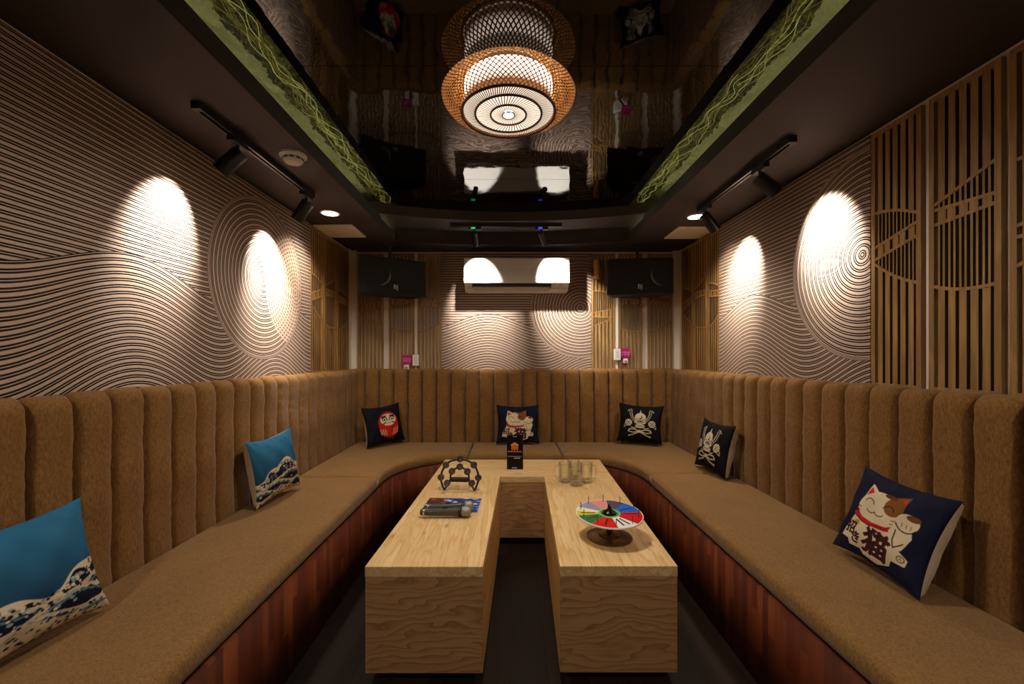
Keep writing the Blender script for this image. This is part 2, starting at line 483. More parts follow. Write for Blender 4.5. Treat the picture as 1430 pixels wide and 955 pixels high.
# cove lining (crumpled, lit from the ledge) and its tangle of cables
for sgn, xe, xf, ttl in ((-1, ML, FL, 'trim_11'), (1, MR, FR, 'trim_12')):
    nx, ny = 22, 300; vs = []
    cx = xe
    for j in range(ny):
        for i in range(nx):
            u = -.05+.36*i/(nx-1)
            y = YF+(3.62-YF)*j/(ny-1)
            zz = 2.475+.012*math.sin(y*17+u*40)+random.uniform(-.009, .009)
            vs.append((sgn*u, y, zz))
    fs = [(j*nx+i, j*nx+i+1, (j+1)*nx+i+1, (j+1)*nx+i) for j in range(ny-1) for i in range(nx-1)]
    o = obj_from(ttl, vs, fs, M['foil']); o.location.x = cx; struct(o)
    side = 'left' if sgn < 0 else 'right'
    b = MB()
    rnd = random.Random(11 if sgn < 0 else 23)
    for k in range(34):
        y = .6+rnd.uniform(0, 2.6); L = rnd.uniform(.5, 1.6); ph = rnd.uniform(0, 6); x0 = rnd.uniform(.02, .12); pts = []
        fq = rnd.uniform(6, 18); am = rnd.uniform(.008, .03)
        for q in range(50):
            yy = min(3.58, y+L*q/49)
            pts.append((cx+sgn*(x0+am*math.sin(fq*yy+ph)+.012*math.sin(31*yy+ph*2)), yy, 2.425+.018*math.sin(9*yy+ph*3)))
        b.tube(pts, .0011, 5, mi=0 if k % 3 == 0 else 1)
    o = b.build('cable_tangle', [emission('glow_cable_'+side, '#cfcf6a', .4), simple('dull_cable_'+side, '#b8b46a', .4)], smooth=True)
    tag(o, 'tangle of thin yellow cables in the green cove along the %s edge of the black ceiling' % side, 'cables', kind='stuff')
    # LED strip lying on the ledge behind the fascia
    b = MB(); b.box((xf+sgn*.095, YF+.1, 2.272), (xf+sgn*.107, 3.70, 2.279))
    o = b.build('led_strip', emission('green_led_'+side, '#e4dda2', 10))
    tag(o, 'green led strip lying in the ceiling cove on the %s side' % side, 'led strip')

# ------------------------------------------------------------------ wall panels
def mural(u0, u1, v0, v1, m, loc, rz, label):
    b = MB(); b.box((u0, -.02, v0), (u1, 0, v1))
    o = b.build('wave_art_panel', m); o.location = loc; o.rotation_euler.z = rz
    return tag(o, label, 'wall art', 'carved wave murals')
ZD = 1.68
mural(-2.2, .611, 1.085-ZD, 2.19-ZD, M['mural2'], (XL+.001, 2.544, ZD), PI/2, 'long carved wave mural on the left wall above the blue cushions')
mural(-1.303, .041, 1.085-ZD, 2.195-ZD, M['mural'], (XR-.001, 1.913, ZD), -PI/2, 'carved wave mural on the right wall with rings cut off by slatted panels')
mural(-1.302, .102, 1.085-ZD, 2.195-ZD, M['mural'], (.668, YB-.001, ZD), 0, 'small carved wave mural on the back wall behind the air conditioner')

def lat(a, bb, c=0.): return lambda u: a+(bb-a)*u+c*4*u*(1-u)
DES = {
 'A': ([lat(1.623, 1.515, -.012), lat(1.644, 1.696), lat(1.696, 1.749), lat(1.843, 1.786, .012)], 'wnbnw'),
 'B': ([lat(1.486, 1.465, -.012), lat(1.714, 1.728), lat(1.769, 1.761), lat(1.788, 1.867)], 'wnbnw'),
 'C': ([lat(1.455, 1.545, -.012), lat(1.70, 1.685), lat(1.745, 1.725), lat(1.80, 1.76, .01)], 'wnbnw'),
 'D': ([lat(1.51, 1.585), lat(1.600, 1.588), lat(1.635, 1.672), lat(1.84, 1.81, .01)], 'wnbnw'),
}
def slat_panel(W, design, loc, rz, label, z0=1.09, z1=2.19, D=.016):
    t = thing('slatted_panel', label, 'slatted panel', loc, (0, 0, rz), 'slatted wood wall panels')
    F = .02
    b = MB()
    b.box((0, -D, z0), (F, 0, z1)).box((W-F, -D, z0), (W, 0, z1)).box((F, -D, z0), (W-F, 0, z0+.025)).box((F, -D, z1-.02), (W-F, 0, z1))
    b.build('frame', M['slats'], t)
    rails, zones = DES[design]
    b = MB(); iw = W-2*F; n = 6; gap = .0125
    pw = (iw-n*gap)/(n-1)                                      # wide slats between six gaps
    zs = [lambda u: z0+.025]+list(rails)+[lambda u: z1-.02]
    rt = .006
    for k, zn in enumerate(zones):
        lo, hi = zs[k], zs[k+1]
        cols = []
        if zn == 'w':
            for i in range(n-1): cols.append((F+gap+i*(pw+gap), pw, 0))
        else:
            for i in range(n-1):
                x0 = F+gap+i*(pw+gap); s = (pw-.0095)/2
                cols += [(x0, s, 0), (x0+pw-s, s, 0)]
            if zn == 'b':
                cols = [(F+gap+i*(pw+gap)-(.004 if i % 2 else 0), pw+.004, 0) for i in range(n-1)]
        for x0, w, _ in cols:
            u = (x0+w/2-F)/iw; za, zb = lo(u), hi(u)
            if zb-za > .004: b.box((x0, -D+.003, za), (x0+w, -.002, zb))
    for rl in rails:
        K = 14
        for i in range(K):
            ua, ub = i/K, (i+1)/K; xa, xb = F+iw*ua, F+iw*ub; za, zb = rl(ua), rl(ub)
            vs = [(x, y, z+d) for y in (-D+.001, -.001) for x, z in ((xa, za), (xb, zb)) for d in (-rt, rt)]
            b.add(vs, [(0,2,3,1),(4,5,7,6),(0,1,5,4),(2,6,7,3),(0,4,6,2),(1,3,7,5)])
    o = b.build('lattice', [M['slats'], M['slat_side_shade']], t)
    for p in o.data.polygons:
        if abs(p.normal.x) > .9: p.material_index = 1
    return t
e = .0012
# left wall, beyond the mural
slat_panel(.228, 'A', (XL+e, 3.157, 0), PI/2, 'slatted wood panel on the left wall, next to the end of the long mural')
slat_panel(.235, 'B', (XL+e, 3.398, 0), PI/2, 'middle of three slatted wood panels at the far end of the left wall')
slat_panel(.255, 'C', (XL+e, 3.662, 0), PI/2, 'slatted wood panel on the left wall beside the white corner post')
# back wall
slat_panel(.234, 'A', (-1.4165, YB-e, 0), 0, 'slatted wood panel behind the speaker, beside the left white corner post')
slat_panel(.233, 'B', (-1.127, YB-e, 0), 0, 'slatted wood panel on the back wall that carries the left magenta sign')
slat_panel(.222, 'C', (-.857, YB-e, 0), 0, 'slatted wood panel on the back wall between a socket and the small mural')
slat_panel(.226, 'D', (.771, YB-e, 0), 0, 'slatted wood panel on the back wall behind the brass wall light')
slat_panel(.221, 'B', (1.028, YB-e, 0), 0, 'slatted wood panel on the back wall that carries the right magenta sign')
slat_panel(.229, 'C', (1.304, YB-e, 0), 0, 'slatted wood panel on the back wall beside the right white corner post')
# right wall, far end
slat_panel(.235, 'A', (XR-e, 3.93, 0), -PI/2, 'slatted wood panel in the far corner of the right wall by the white post')
slat_panel(.255, 'B', (XR-e, 3.690, 0), -PI/2, 'middle of three slatted wood panels at the far end of the right wall')
slat_panel(.205, 'C', (XR-e, 3.424, 0), -PI/2, 'slatted wood panel on the right wall, between mural and pale gap line')
# right wall, near end
slat_panel(.227, 'A', (XR-e, 1.871, 0), -PI/2, 'large slatted wood panel touching the ringed end of the right wall mural', D=.017)
slat_panel(.238, 'B', (XR-e, 1.614, 0), -PI/2, 'large slatted wood panel between two pale gaps, near right', D=.017)
slat_panel(.238, 'D', (XR-e, 1.354, 0), -PI/2, 'slatted wood panel at the right picture edge, only partly seen', D=.017)

# ------------------------------------------------------------------ banquette sofa
sofa = thing('banquette_sofa', 'brown U-shaped banquette sofa with channelled backrest and red wood base around the table', 'sofa', (0, 0, 0))
SY0 = .45
AL = (-.32, 2.93, .54); AR = (.41, 2.93, .54)      # inner corner arcs: centre x, centre y, radius
FXL, FXR, FYB = -.86, .95, 3.47
def arcpts(c, a0, a1, n=18):
    return [(c[0]+c[2]*math.cos(R(a0+(a1-a0)*i/n)), c[1]+c[2]*math.sin(R(a0+(a1-a0)*i/n))) for i in range(n+1)]
front = [(FXL, SY0+i*.1) for i in range(int((AL[1]-SY0)/.1)+1)]+arcpts(AL, 180, 90)+arcpts(AR, 90, 0)+[(FXR, y) for y in np.arange(2.85, SY0-.01, -.1)]
# base front: ribbon with a distance/height map, plus a kick at the floor
path = [(x, y) for x, y in front]
me = bpy.data.meshes.new('base_panel'); vs = []; fs = []; uvs = []; d = 0
for i, p in enumerate(path):
    if i: d += math.dist(p, path[i-1])
    vs += [(p[0], p[1], 0.001), (p[0], p[1], CUSHB)]; uvs += [(d, 0), (d, CUSHB)]
for i in range(len(path)-1): fs.append((2*i, 2*i+2, 2*i+3, 2*i+1))
me.from_pydata(vs, [], fs); uvl = me.uv_layers.new()
for lp in me.loops: uvl.data[lp.index].uv = uvs[lp.vertex_index]
me.materials.append(M['base']); me.polygons.foreach_set('use_smooth', [True]*len(fs))
o = bpy.data.objects.new('base_panel', me); COL.objects.link(o); o.parent = sofa
md = o.modifiers.new('thick', 'SOLIDIFY'); md.thickness = .018; md.offset = 1
def cushion(poly, name='seat_cushion', z0=CUSHB+.001, z1=SEAT, r=.034):
    """soft slab over a plan outline with rounded upper and lower edges"""
    P = [Vector(p) for p in poly]; n = len(P)
    area = sum(P[i].x*P[(i+1) % n].y-P[(i+1) % n].x*P[i].y for i in range(n))
    if area < 0: P.reverse()
    nor = []
    for i in range(n):
        a = (P[i]-P[i-1]).normalized(); c = (P[(i+1) % n]-P[i]).normalized()
        na, nc = Vector((a.y, -a.x)), Vector((c.y, -c.x)); m = (na+nc)
        m = m.normalized()/max(.5, math.sqrt(max(.01, (1+na.dot(nc))/2))) if m.length > .01 else na
        nor.append(m)
    rings = [(.012, z0), (.002, z0+.01), (-.002, z0+.5*(z1-z0)-.004)]
    for k in range(0, 7):
        a = PI/2*k/6; rings.append((r-r*math.cos(a), z1-r+r*math.sin(a)))
    rings.append((r+.006, z1+.0004))
    vs = []; fs = []
    for off, z in rings: vs += [(*(P[i]-nor[i]*off), z) for i in range(n)]
    for k in range(len(rings)-1):
        for i in range(n):
            j = (i+1) % n; fs.append((k*n+i, k*n+j, (k+1)*n+j, (k+1)*n+i))
    # upper side: a fine triangulation with a few soft dips
    ring = [(P[i]-nor[i]*rings[-1][0]).to_2d() for i in range(n)]
    xs_ = [p.x for p in ring]; ys_ = [p.y for p in ring]
    inner = [Vector((x, y)) for x in np.arange(min(xs_)+.05, max(xs_), .08) for y in np.arange(min(ys_)+.05, max(ys_), .08)]
    ov, _, of, oi, _, _ = delaunay_2d_cdt(ring+inner, [], [list(range(n))], 1, 1e-5)
    base = (len(rings)-1)*n; mp = {}
    for k, src in enumerate(oi):
        q = [q for q in src if q < n]
        if q: mp[k] = base+q[0]
        else:
            mp[k] = len(vs); vs.append((ov[k].x, ov[k].y, rings[-1][1]+.0015*math.sin(ov[k].x*9+1)*math.sin(ov[k].y*5)))
    for f in of: fs.append([mp[k] for k in f])
    fs.append(list(range(n))[::-1])
    b = MB(); b.add(vs, fs); return b.build(name, M['fabric'], sofa, smooth=True)
def dense(poly, step=.06):
    out = []
    for i, a in enumerate(poly):
        c = poly[(i+1) % len(poly)]; k = max(1, int(math.dist(a, c)/step))
        out += [(a[0]+(c[0]-a[0])*q/k, a[1]+(c[1]-a[1])*q/k) for q in range(k)]
    return out
g = .003; OV = .012
LB, RB, BB = XL+.085, XR-.11, YB-.115       # front planes of the backrests
def shift(c, d): return (c[0], c[1], c[2]-d)
sl, sr, sbl, sbr = 2.80, 2.88, -.33, .43
cushion(dense([(FXL+OV, SY0), (FXL+OV, sl-g), (LB, sl-g), (LB, SY0)]))
aL = [p for p in arcpts(shift(AL, OV), 180, 90) if True]
cushion(dense([(FXL+OV, sl+g)])[:1]+aL+[(sbl-g, FYB-OV)]+dense([(sbl-g, BB), (LB, BB), (LB, sl+g)], .06)[:-1] if False else
        [(FXL+OV, sl+g)]+aL[:-1]+[(sbl-g, FYB-OV), (sbl-g, 3.6), (sbl-g, 3.75), (sbl-g, BB), (-.6, BB), (-.9, BB), (-1.2, BB), (LB, BB), (LB, 3.6), (LB, 3.2), (LB, sl+g), (-1.2, sl+g), (-1.0, sl+g)])
cushion(dense([(sbl+g, FYB-OV), (sbr-g, FYB-OV), (sbr-g, BB), (sbl+g, BB)]))
aR = arcpts(shift(AR, OV), 90, 0)
cushion([(sbr+g, FYB-OV)]+aR[1:]+[(FXR-OV, sr+g), (1.1, sr+g), (1.3, sr+g), (RB, sr+g), (RB, 3.2), (RB, 3.6), (RB, BB), (1.2, BB), (.9, BB), (.7, BB), (sbr+g, BB), (sbr+g, 3.75), (sbr+g, 3.6)])
cushion(dense([(FXR-OV, SY0), (FXR-OV, sr-g), (RB, sr-g), (RB, SY0)]))

# backrest channels: three meshes shared by all the copies
def channel_mesh(w, depth, seed, pk=1.):
    rnd = random.Random(seed)
    H = 1.108-.40; nu = 21; prof = []
    rr = .045
    for k in range(56): prof.append((-1, k/55*(H-rr)))
    for k in range(1, 8):
        a = PI/2*k/7; prof.append((-1+(1-math.cos(a))*rr/depth, H-rr+rr*math.sin(a)))
    prof += [(-.25, H+.002), (0, H-.004), (0, H-.10), (0, 0)]
    vs = []; fs = []
    ph = [rnd.uniform(0, 6) for _ in range(4)]
    for k, (y, z) in enumerate(prof):
        for i in range(nu):
            u = i/(nu-1)*2-1
            bul = max(0., 1-abs(u)**4.2)**.6
            f = 1. if y < -.3 else .3
            puck = .003*math.sin(z*46+ph[0])*abs(u)**2+.004*math.sin(z*21+ph[1]+u*1.2)+.006*math.sin(z*(80+6*ph[2])+ph[3]+u)*max(0, abs(u)-.35)*(.4+.6*math.sin(z*9+ph[1])**2)
            puck *= pk
            yy = y*depth*(.46+.54*bul)+(puck if f == 1 else 0)
            zz = z-(.010*abs(u)**8 if k > 54 else 0)
            xx = u*w/2*(1-.005*f*(1+math.sin(z*(19+7*ph[0]/6)+ph[2])))
            vs.append((xx, yy, zz))
    n = nu
    for k in range(len(prof)-1):
        for i in range(nu-1): fs.append((k*n+i, k*n+i+1, (k+1)*n+i+1, (k+1)*n+i))
    b = MB(); b.add(vs, fs)
    o = b.build('channel', M['fabric_back'], None, smooth=True)
    return o
def backrest(a, bb, rz, depth, perp, n, seed):
    """a row of n channels along a line; the row's part is its backing board"""
    b = MB()
    L = math.dist(a, bb); w = L/n
    b.box((0, -.012, .40), (L, 0, 1.085))
    bk = b.build('backrest', M['fabric_back'], sofa, loc=(*a, 0), rot=(0, 0, rz))
    protos = [channel_mesh(w*1.0, depth, seed+i, 1.3 if rz == 0 else .45) for i in range(4)]
    for i in range(n):
        p = protos[i % 4]
        c = p if i < 4 else p.copy()
        if i >= 4: COL.objects.link(c)
        c.parent = bk; c.location = ((i+.5)*w, -.0005, .40)
        c.scale = (1, random.uniform(.95, 1.05), random.uniform(.995, 1.005))
backrest((XL+.0225, SY0), (XL+.0225, 3.945), PI/2, .066, None, 26, 10)
backrest((-1.462, YB-.0225), (1.578, YB-.0225), 0, .094, None, 23, 30)
backrest((XR-.0225, 3.945), (XR-.0225, SY0), -PI/2, .089, None, 26, 50)

# ------------------------------------------------------------------ U-shaped table
ta = 0.
table = thing('plank_table', 'low U-shaped pine table made of box benches in the middle of the sofa', 'table', (.073, 2.42, 0), (0, 0, ta))
# local frame: y from -.822 (near end) to .83
def tbox(x0, x1, y0, y1, top, facem, sidem, nm):
    b = MB(); b.box((x0, y0, TZ-.04), (x1, y1, TZ)); b.build('tabletop', top, table, bevel=.0025)
    b = MB(); b.box((x0+.001, y0+.002, .048), (x1-.001, y1-.001, TZ-.0405))
    o = b.build('box_body', [facem, sidem], table, bevel=.0015)
    for p in o.data.polygons: p.material_index = 1 if abs(p.normal.x) > .5 else 0
    b = MB(); b.box((x0+.06, y0+.05, .0005), (x1-.06, y1-.03, .0475)); b.build('plinth', M['plinth'], table)
y0, y1, yc = -.822, .83, .372
tbox(-.583, -.143, y0, yc-.0008, M['tabletop'], M['ply'], M['ply_side'], 'l')
tbox(.143, .583, y0+.004, yc-.0008, M['tabletop'], M['ply'], M['ply_side'], 'r')
tbox(-.583, .583, yc, y1, M['tabletop_cross'], M['ply'], M['ply_side'], 'c')

for pt in table.children:                                       # the frame stands slightly out of square
    for v in pt.data.vertices: v.co.x += .033*v.co.y

# ------------------------------------------------------------------ cushions with prints
NAVY = '#0b0d22'; CREAM = '#d9c7a6'; BLK = '#050509'
def pr_cat(nx):
    c = Canvas(nx, nx, '#0c0e2a')
    c.poly([(.15, .28), (.13, .18), (.24, .17), (.27, .11), (.40, .12), (.44, .07), (.60, .05), (.72, .12), (.74, .19), (.86, .2), (.87, .27), (.79, .32), (.80, .40), (.72, .47), (.25, .47), (.19, .36)], CREAM)
    c.ell(.465, .62, .235, .185, CREAM)
    c.poly([(.24, .66), (.275, .86), (.42, .775)], CREAM); c.poly([(.52, .78), (.69, .87), (.70, .64)], '#7a4a1d')
    c.poly([(.262, .70), (.285, .82), (.355, .765)], '#c8202a'); c.poly([(.60, .775), (.675, .835), (.682, .70)], '#d42a22')
    c.ell(.60, .70, .10, .105, '#7a4a1d', -.2); c.ell(.52, .79, .06, .025, '#5e3814')
    # eyes, nose, mouth, whiskers
    def arc(x, y, r, a0, a1, w, col, ry=None):
        c.line([(x+r*math.cos(R(a0+(a1-a0)*i/12)), y+(ry or r)*math.sin(R(a0+(a1-a0)*i/12))) for i in range(13)], w, col)
    arc(.35, .635, .055, 10, 170, .011, '#2a1208'); arc(.56, .635, .055, 10, 170, .011, '#2a1208')
    arc(.395, .575, .05, 190, 350, .010, '#2a1208', .03); arc(.495, .575, .05, 190, 350, .010, '#2a1208', .03)
    for s, x in ((-1, .28), (1, .63)):
        for k in range(3): c.line([(x, .56-.035*k), (x+s*.05, .575-.04*k)], .009, '#8a2018')
    # collar and bell, raised paw
    c.line([(.25, .485), (.32, .45), (.46, .435), (.60, .45), (.69, .485)], .042, '#b4141f')
    c.line([(.25, .46), (.33, .425), (.46, .41)], .012, '#3a0a0c')
    c.ell(.30, .385, .034, .034, '#b98a3a'); c.ell(.30, .375, .012, .012, '#2a1208')
    c.poly([(.70, .34), (.64, .46), (.66, .56), (.83, .56), (.86, .48), (.80, .33)], CREAM)
    c.ell(.765, .605, .105, .088, CREAM); c.ell(.80, .665, .06, .03, '#6a4018')
    for k in range(3): c.line([(.72+.045*k, .59), (.725+.045*k, .555)], .010, '#9a6a50')
    arc(.765, .595, .10, 200, 340, .012, '#2a1208', .085)
    c.line([(.69, .50), (.70, .40), (.735, .33), (.80, .40)], .012, '#2a1208')
    c.bold('猫', .56, .235, .30, '#3a1410', rot=-.06); c.line([(.50, .40), (.63, .37)], .022, '#3a1410')
    c.bold('招', .235, .30, .16, '#3a1410', .006, rot=-.05); c.bold('き', .335, .215, .15, '#3a1410', .006)
    c.ell(.815, .255, .034, .034, '#3a1410', ring=.25); c.text('R', .815, .255, .045, '#3a1410')
    return c.get()
def pr_daruma(nx):
    c = Canvas(nx, nx, '#090a17')
    c.ell(.56, .47, .27, .34, '#a3141c'); c.ell(.57, .44, .255, .27, '#c01f24')
    c.ell(.56, .60, .205, .15, '#d8cfae')
    c.ell(.56, .665, .04, .09, '#d8cfae')
    for s in (-1, 1):
        x = .56+s*.10
        c.ell(x, .625, .075, .062, '#12100c', s*.3); c.ell(x, .61, .052, .045, '#d8cfae'); c.ell(x+s*.004, .607, .026, .026, '#3a100c')
        c.line([(x-s*.05, .70), (x+s*.07, .685)], .03, '#12100c')
        c.line([(x-s*.02, .53), (x+s*.06, .50)], .026, '#2c2a14')
    c.ell(.56, .58, .028, .03, '#d0b090'); c.line([(.51, .515), (.61, .515)], .016, '#b01a20')
    for s in (-1, 1):
        for k in range(3):
            x = .56+s*(.10+.055*k)
            c.line([(x+s*.02, .36+.012*k), (x+s*.005, .27+.01*k), (x-s*.012, .20+.022*k)], .019, '#e2b188')
    for k in range(3): c.line([(.49+.07*k, .33), (.50+.06*k, .21)], .016, '#c8702c')
    c.line([(.60, .085), (.66, .11)], .02, '#2c6a38'); c.line([(.52, .075), (.56, .10)], .02, '#2c6a38')
    return c.get()
def pr_helmet(nx):
    W = '#d4c6a8'; c = Canvas(nx, nx, BLK)
    for s in (-1, 1):
        def X(x): return .5+s*x
        pts = [(X(.10), .55), (X(.16), .64), (X(.19), .74), (X(.20), .85)]
        for a, bq in zip(pts, pts[1:]):
            for q in (0, .5): c.line([(a[0]+(bq[0]-a[0])*q, a[1]+(bq[1]-a[1])*q), (a[0]+(bq[0]-a[0])*(q+.28), a[1]+(bq[1]-a[1])*(q+.28))], .018, W)
        c.line([(X(.135), .54), (X(.20), .63), (X(.235), .74), (X(.25), .84)], .010, W)
        c.line([(X(.20), .86), (X(.255), .84), (X(.29), .79)], .012, W)
        # shoulder plates
        o8 = [(X(.26)+.085*math.cos(R(22.5+45*k)), .50+.085*math.sin(R(22.5+45*k))) for k in range(8)]
        c.poly(o8, W); o8 = [(X(.26)+.055*math.cos(R(22.5+45*k)), .50+.055*math.sin(R(22.5+45*k))) for k in range(8)]
        c.line(o8, .008, BLK, True); c.line([(X(.26)-.03, .47), (X(.26)+.03, .53)], .012, BLK); c.line([(X(.26)-.03, .53), (X(.26)+.03, .47)], .012, BLK)
        c.line([(X(.30), .42), (X(.36), .38), (X(.35), .46)], .012, W)
        # bow
        c.line([(X(.02), .30), (X(.12), .345), (X(.23), .335), (X(.25), .28), (X(.14), .255), (X(.02), .29)], .024, W)
        c.line([(X(.02), .28), (X(.12), .21), (X(.22), .165)], .024, W); c.ell(X(.225), .165, .022, .022, W)
        c.line([(X(.05), .40), (X(.13), .37), (X(.19), .39)], .016, W)
    c.ell(.5, .64, .12, .125, W); c.poly([(.48, .75), (.5, .86), (.52, .75)], W)
    c.ell(.5, .65, .045, .05, BLK); c.ell(.48, .665, .042, .045, W); c.line([(.39, .60), (.5, .575), (.61, .60)], .012, BLK)
    c.ell(.5, .525, .125, .05, W); c.ell(.5, .535, .085, .03, BLK); c.line([(.42, .52), (.46, .54), (.5, .515), (.54, .54), (.58, .52)], .012, W)
    c.ell(.5, .43, .10, .05, W); c.line([(.43, .43), (.47, .445), (.5, .42), (.53, .445), (.57, .43)], .012, BLK)
    c.ell(.5, .295, .035, .04, W)
    return c.get()
def pr_sea(nx, seed):
    """plain sea-and-sky cloth: blue above, navy and cream surf below"""
    rnd = np.random.RandomState(seed); c = Canvas(nx, nx, '#245a7c'); X, Y = c.X, c.Y
    top = np.array(lin('#2a6c92')); bot = np.array(lin('#102848'))
    t = np.clip((Y-.2)/.6, 0, 1)[..., None]; c.a = bot*(1-t)+top*t
    crest = .46+.11*np.sin(X*5.2+1.0+seed)+.03*np.sin(X*17+seed)
    c.a[Y < crest] = lin(CREAM)
    c.a[Y < crest-.05-.03*np.sin(X*23)] = lin('#0a1128')
    for k in range(5):
        y0 = .34-.085*k+.05*np.sin(X*(6+k)+k*1.7+seed)
        m = (Y < y0) & (Y > y0-.022-.02*np.abs(np.sin(X*31+k)))
        c.a[m] = lin('#c3b18f')
        m = (Y < y0-.045) & (Y > y0-.055-.012*np.abs(np.sin(X*47+k)))
        c.a[m] = lin('#4d6f80')
    for _ in range(230):
        x = rnd.uniform(.03, .97); cy = .46+.11*math.sin(x*5.2+1.0+seed); y = cy-.02-abs(rnd.normal(0, .10)); r = rnd.uniform(.006, .017)
        c.ell(x, y, r, r*.8, ['#d9c7a6', '#0a1128', '#8a99a0'][rnd.randint(3)])
    c.poly([(.0, 0), (.0, .06), (.2, .10), (.42, .20), (.60, .12), (.8, .05), (1, .07), (1, 0)], '#b9a482')
    for _ in range(70):
        x = rnd.uniform(.0, 1); y = rnd.uniform(0, .15); r = rnd.uniform(.008, .018); c.ell(x, y, r, r*.7, '#0d1730')
    return c.get()
S = .192
def pillow_pt(a, bq, side, T, seed):
    u, v = a*2-1, bq*2-1
    pin = .115
    x = S*u*(1-pin*(1-v*v)*u*u); z = S*v*(1-pin*(1-u*u)*v*v)
    th = T*(max(0., (1-u*u))*max(0., (1-v*v)))**(.5 if side < 0 else .30)
    e2 = min(1-abs(u), 1-abs(v))
    wr = .004*math.sin(9*u+seed)*math.sin(7*v+2*seed)*min(1, 4*e2)+.003*math.sin(22*(u+v*.4)+seed)*math.exp(-8*e2)*min(1, 12*e2)
    return (x, side*(th+wr*(1 if th > .003 else 0)), (z+S)*.89)
def pillow(label, painter, n, loc, yaw, lean, roll, T=.05, seed=0, group=None, T2=.074):
    loc = (loc[0], loc[1], loc[2]+.005+.19*abs(math.sin(R(roll))))
    t = thing('throw_pillow', label, 'pillow', loc, (-R(lean), R(roll), R(yaw)), group)
    grid_obj('front_cover', n, n, lambda a, bq: pillow_pt(a, bq, -1, T, seed), painter, PRINT, t)
    k = 34
    vs = [pillow_pt(i/(k-1), j/(k-1), 1, T2, seed+3) for j in range(k) for i in range(k)]
    fs = [(j*k+i, (j+1)*k+i, (j+1)*k+i+1, j*k+i+1) for j in range(k-1) for i in range(k-1)]
    o = obj_from('back_cover', vs, fs, M['white_cloth'], t); o['label'] = 'cream back cover'
    return t
zp = SEAT+.007
pillow('large blue pillow with surf print at the left picture edge, on the sofa', pr_sea(190, 1), 190, (-1.252, 1.135, zp), 84, 16, -1, seed=1, T2=.022)
pillow('small blue pillow with surf print leaning on the left backrest further back', pr_sea(110, 4), 110, (-1.252, 2.35, zp), 85, 9, -2, seed=2)
pillow('black pillow with a red round doll print in the far left sofa corner', pr_daruma(90), 90, (-1.06, 3.725, zp), 50, 12, -3, seed=3)
pillow('navy pillow with white beckoning cat print at the middle of the back sofa', pr_cat(100), 100, (.075, 3.775, zp), 0, 10, 0, seed=4)
pillow('black pillow with white helmet print standing against the back sofa', pr_helmet(100), 100, (1.135, 3.755, zp), -19, 11, 3, seed=5)
pillow('black pillow with white helmet print leaning on the right backrest', pr_helmet(110), 110, (1.335, 2.87, zp), -86, 12, 0, seed=6)
pillow('large navy pillow with white beckoning cat print on the right seat, nearest the camera', pr_cat(240), 240, (1.30, 1.545, zp), -92, 21, 2, seed=7)

# ------------------------------------------------------------------ ceiling lantern
LY, LX = 1.79, -.003
lan = thing('ceiling_lantern', 'round woven bamboo lantern glowing under the black ceiling', 'ceiling lamp', (LX, LY, ZM))
def ppt(t):
    """outer profile, t from 0 (top) to 1 (bottom ring)"""
    keys = [(.0, .150, -.004), (.15, .198, -.026), (.3, .244, -.056), (.42, .268, -.078), (.5, .276, -.092), (.6, .272, -.108), (.7, .258, -.126), (.86, .228, -.149), (1., .193, -.163)]
    for (a, r0, z0), (c, r1, z1) in zip(keys, keys[1:]):
        if t <= c+1e-9:
            q = (t-a)/(c-a); return r0+(r1-r0)*q, z0+(z1-z0)*q
    return keys[-1][1:]
b = MB(); NW = 74; K = 18
for dr in (-1, 1):
    for i in range(NW):
        vs = []
        for k in range(K+1):
            t = k/K; r, z = ppt(t); a = 2*PI*i/NW+dr*t*1.15
            r += dr*.0008
            da = .0033/max(r, .05)
            for s in (-1, 1): vs.append((r*math.cos(a+s*da), r*math.sin(a+s*da), z))
        b.add(vs, [(2*k, 2*k+1, 2*k+3, 2*k+2) for k in range(K)])
b.build('woven_shade', M['bamboo'], lan)
b = MB()
for r, z, w in ((.193, -.163, .0055), (.138, -.166, .0048), (.074, -.168, .0042), (.026, -.169, .003)):
    b.tube([(r*math.cos(2*PI*i/56), r*math.sin(2*PI*i/56), z) for i in range(56)], w, 8, closed=True)
b.build('ring_frame', M['bamboo_dark'], lan, smooth=True)
b = MB()
for i in range(120):
    a = 2*PI*i/120
    for r0, r1, wd in ((.076, .137, .0019), (.139, .191, .0023)):
        if r0 < .1 and i % 2: continue
        tw = .10
        c0, s0 = math.cos(a), math.sin(a); c1_, s1_ = math.cos(a+tw), math.sin(a+tw)
        
        p = Vector((r0*c0, r0*s0, -.1655)); q = Vector((r1*c1_, r1*s1_, -.163)); n = (q-p).cross(Vector((0, 0, 1))).normalized()*wd
        b.add([p-n, p+n, q+n, q-n], [(0, 1, 2, 3)])
for i in range(40):
    a = 2*PI*i/40; p = Vector((.03*math.cos(a), .03*math.sin(a), -.168)); q = Vector((.073*math.cos(a+.2), .073*math.sin(a+.2), -.167)); n = (q-p).cross(Vector((0, 0, 1))).normalized()*.0014
    b.add([p-n, p+n, q+n, q-n], [(0, 1, 2, 3)])
b.build('bottom_weave', simple('bottom_bamboo', '#a8602a', .5, var=.3), lan)
def diffuser():
    t = NT('lantern_diffuser'); t.base('#e8d8c0'); t.p(rough=.8); 
    z = t.sep(t.coord())[2]
    f = t.math('MULTIPLY', t.math('ADD', z, .128), 1/.045, clamp=True)
    t.emit('#ffeed8', 1); t.p(emis=t.math('MULTIPLY_ADD', f, 4.6, .08)); return t.m
b = MB(); b.lathe([(.182, -.042), (.182, -.09), (.182, -.130), (.182, -.150)], 48, closed=False); b.f = b.f[:-2]; b.mi = b.mi[:-2]
b.build('inner_drum', diffuser(), lan, smooth=True)
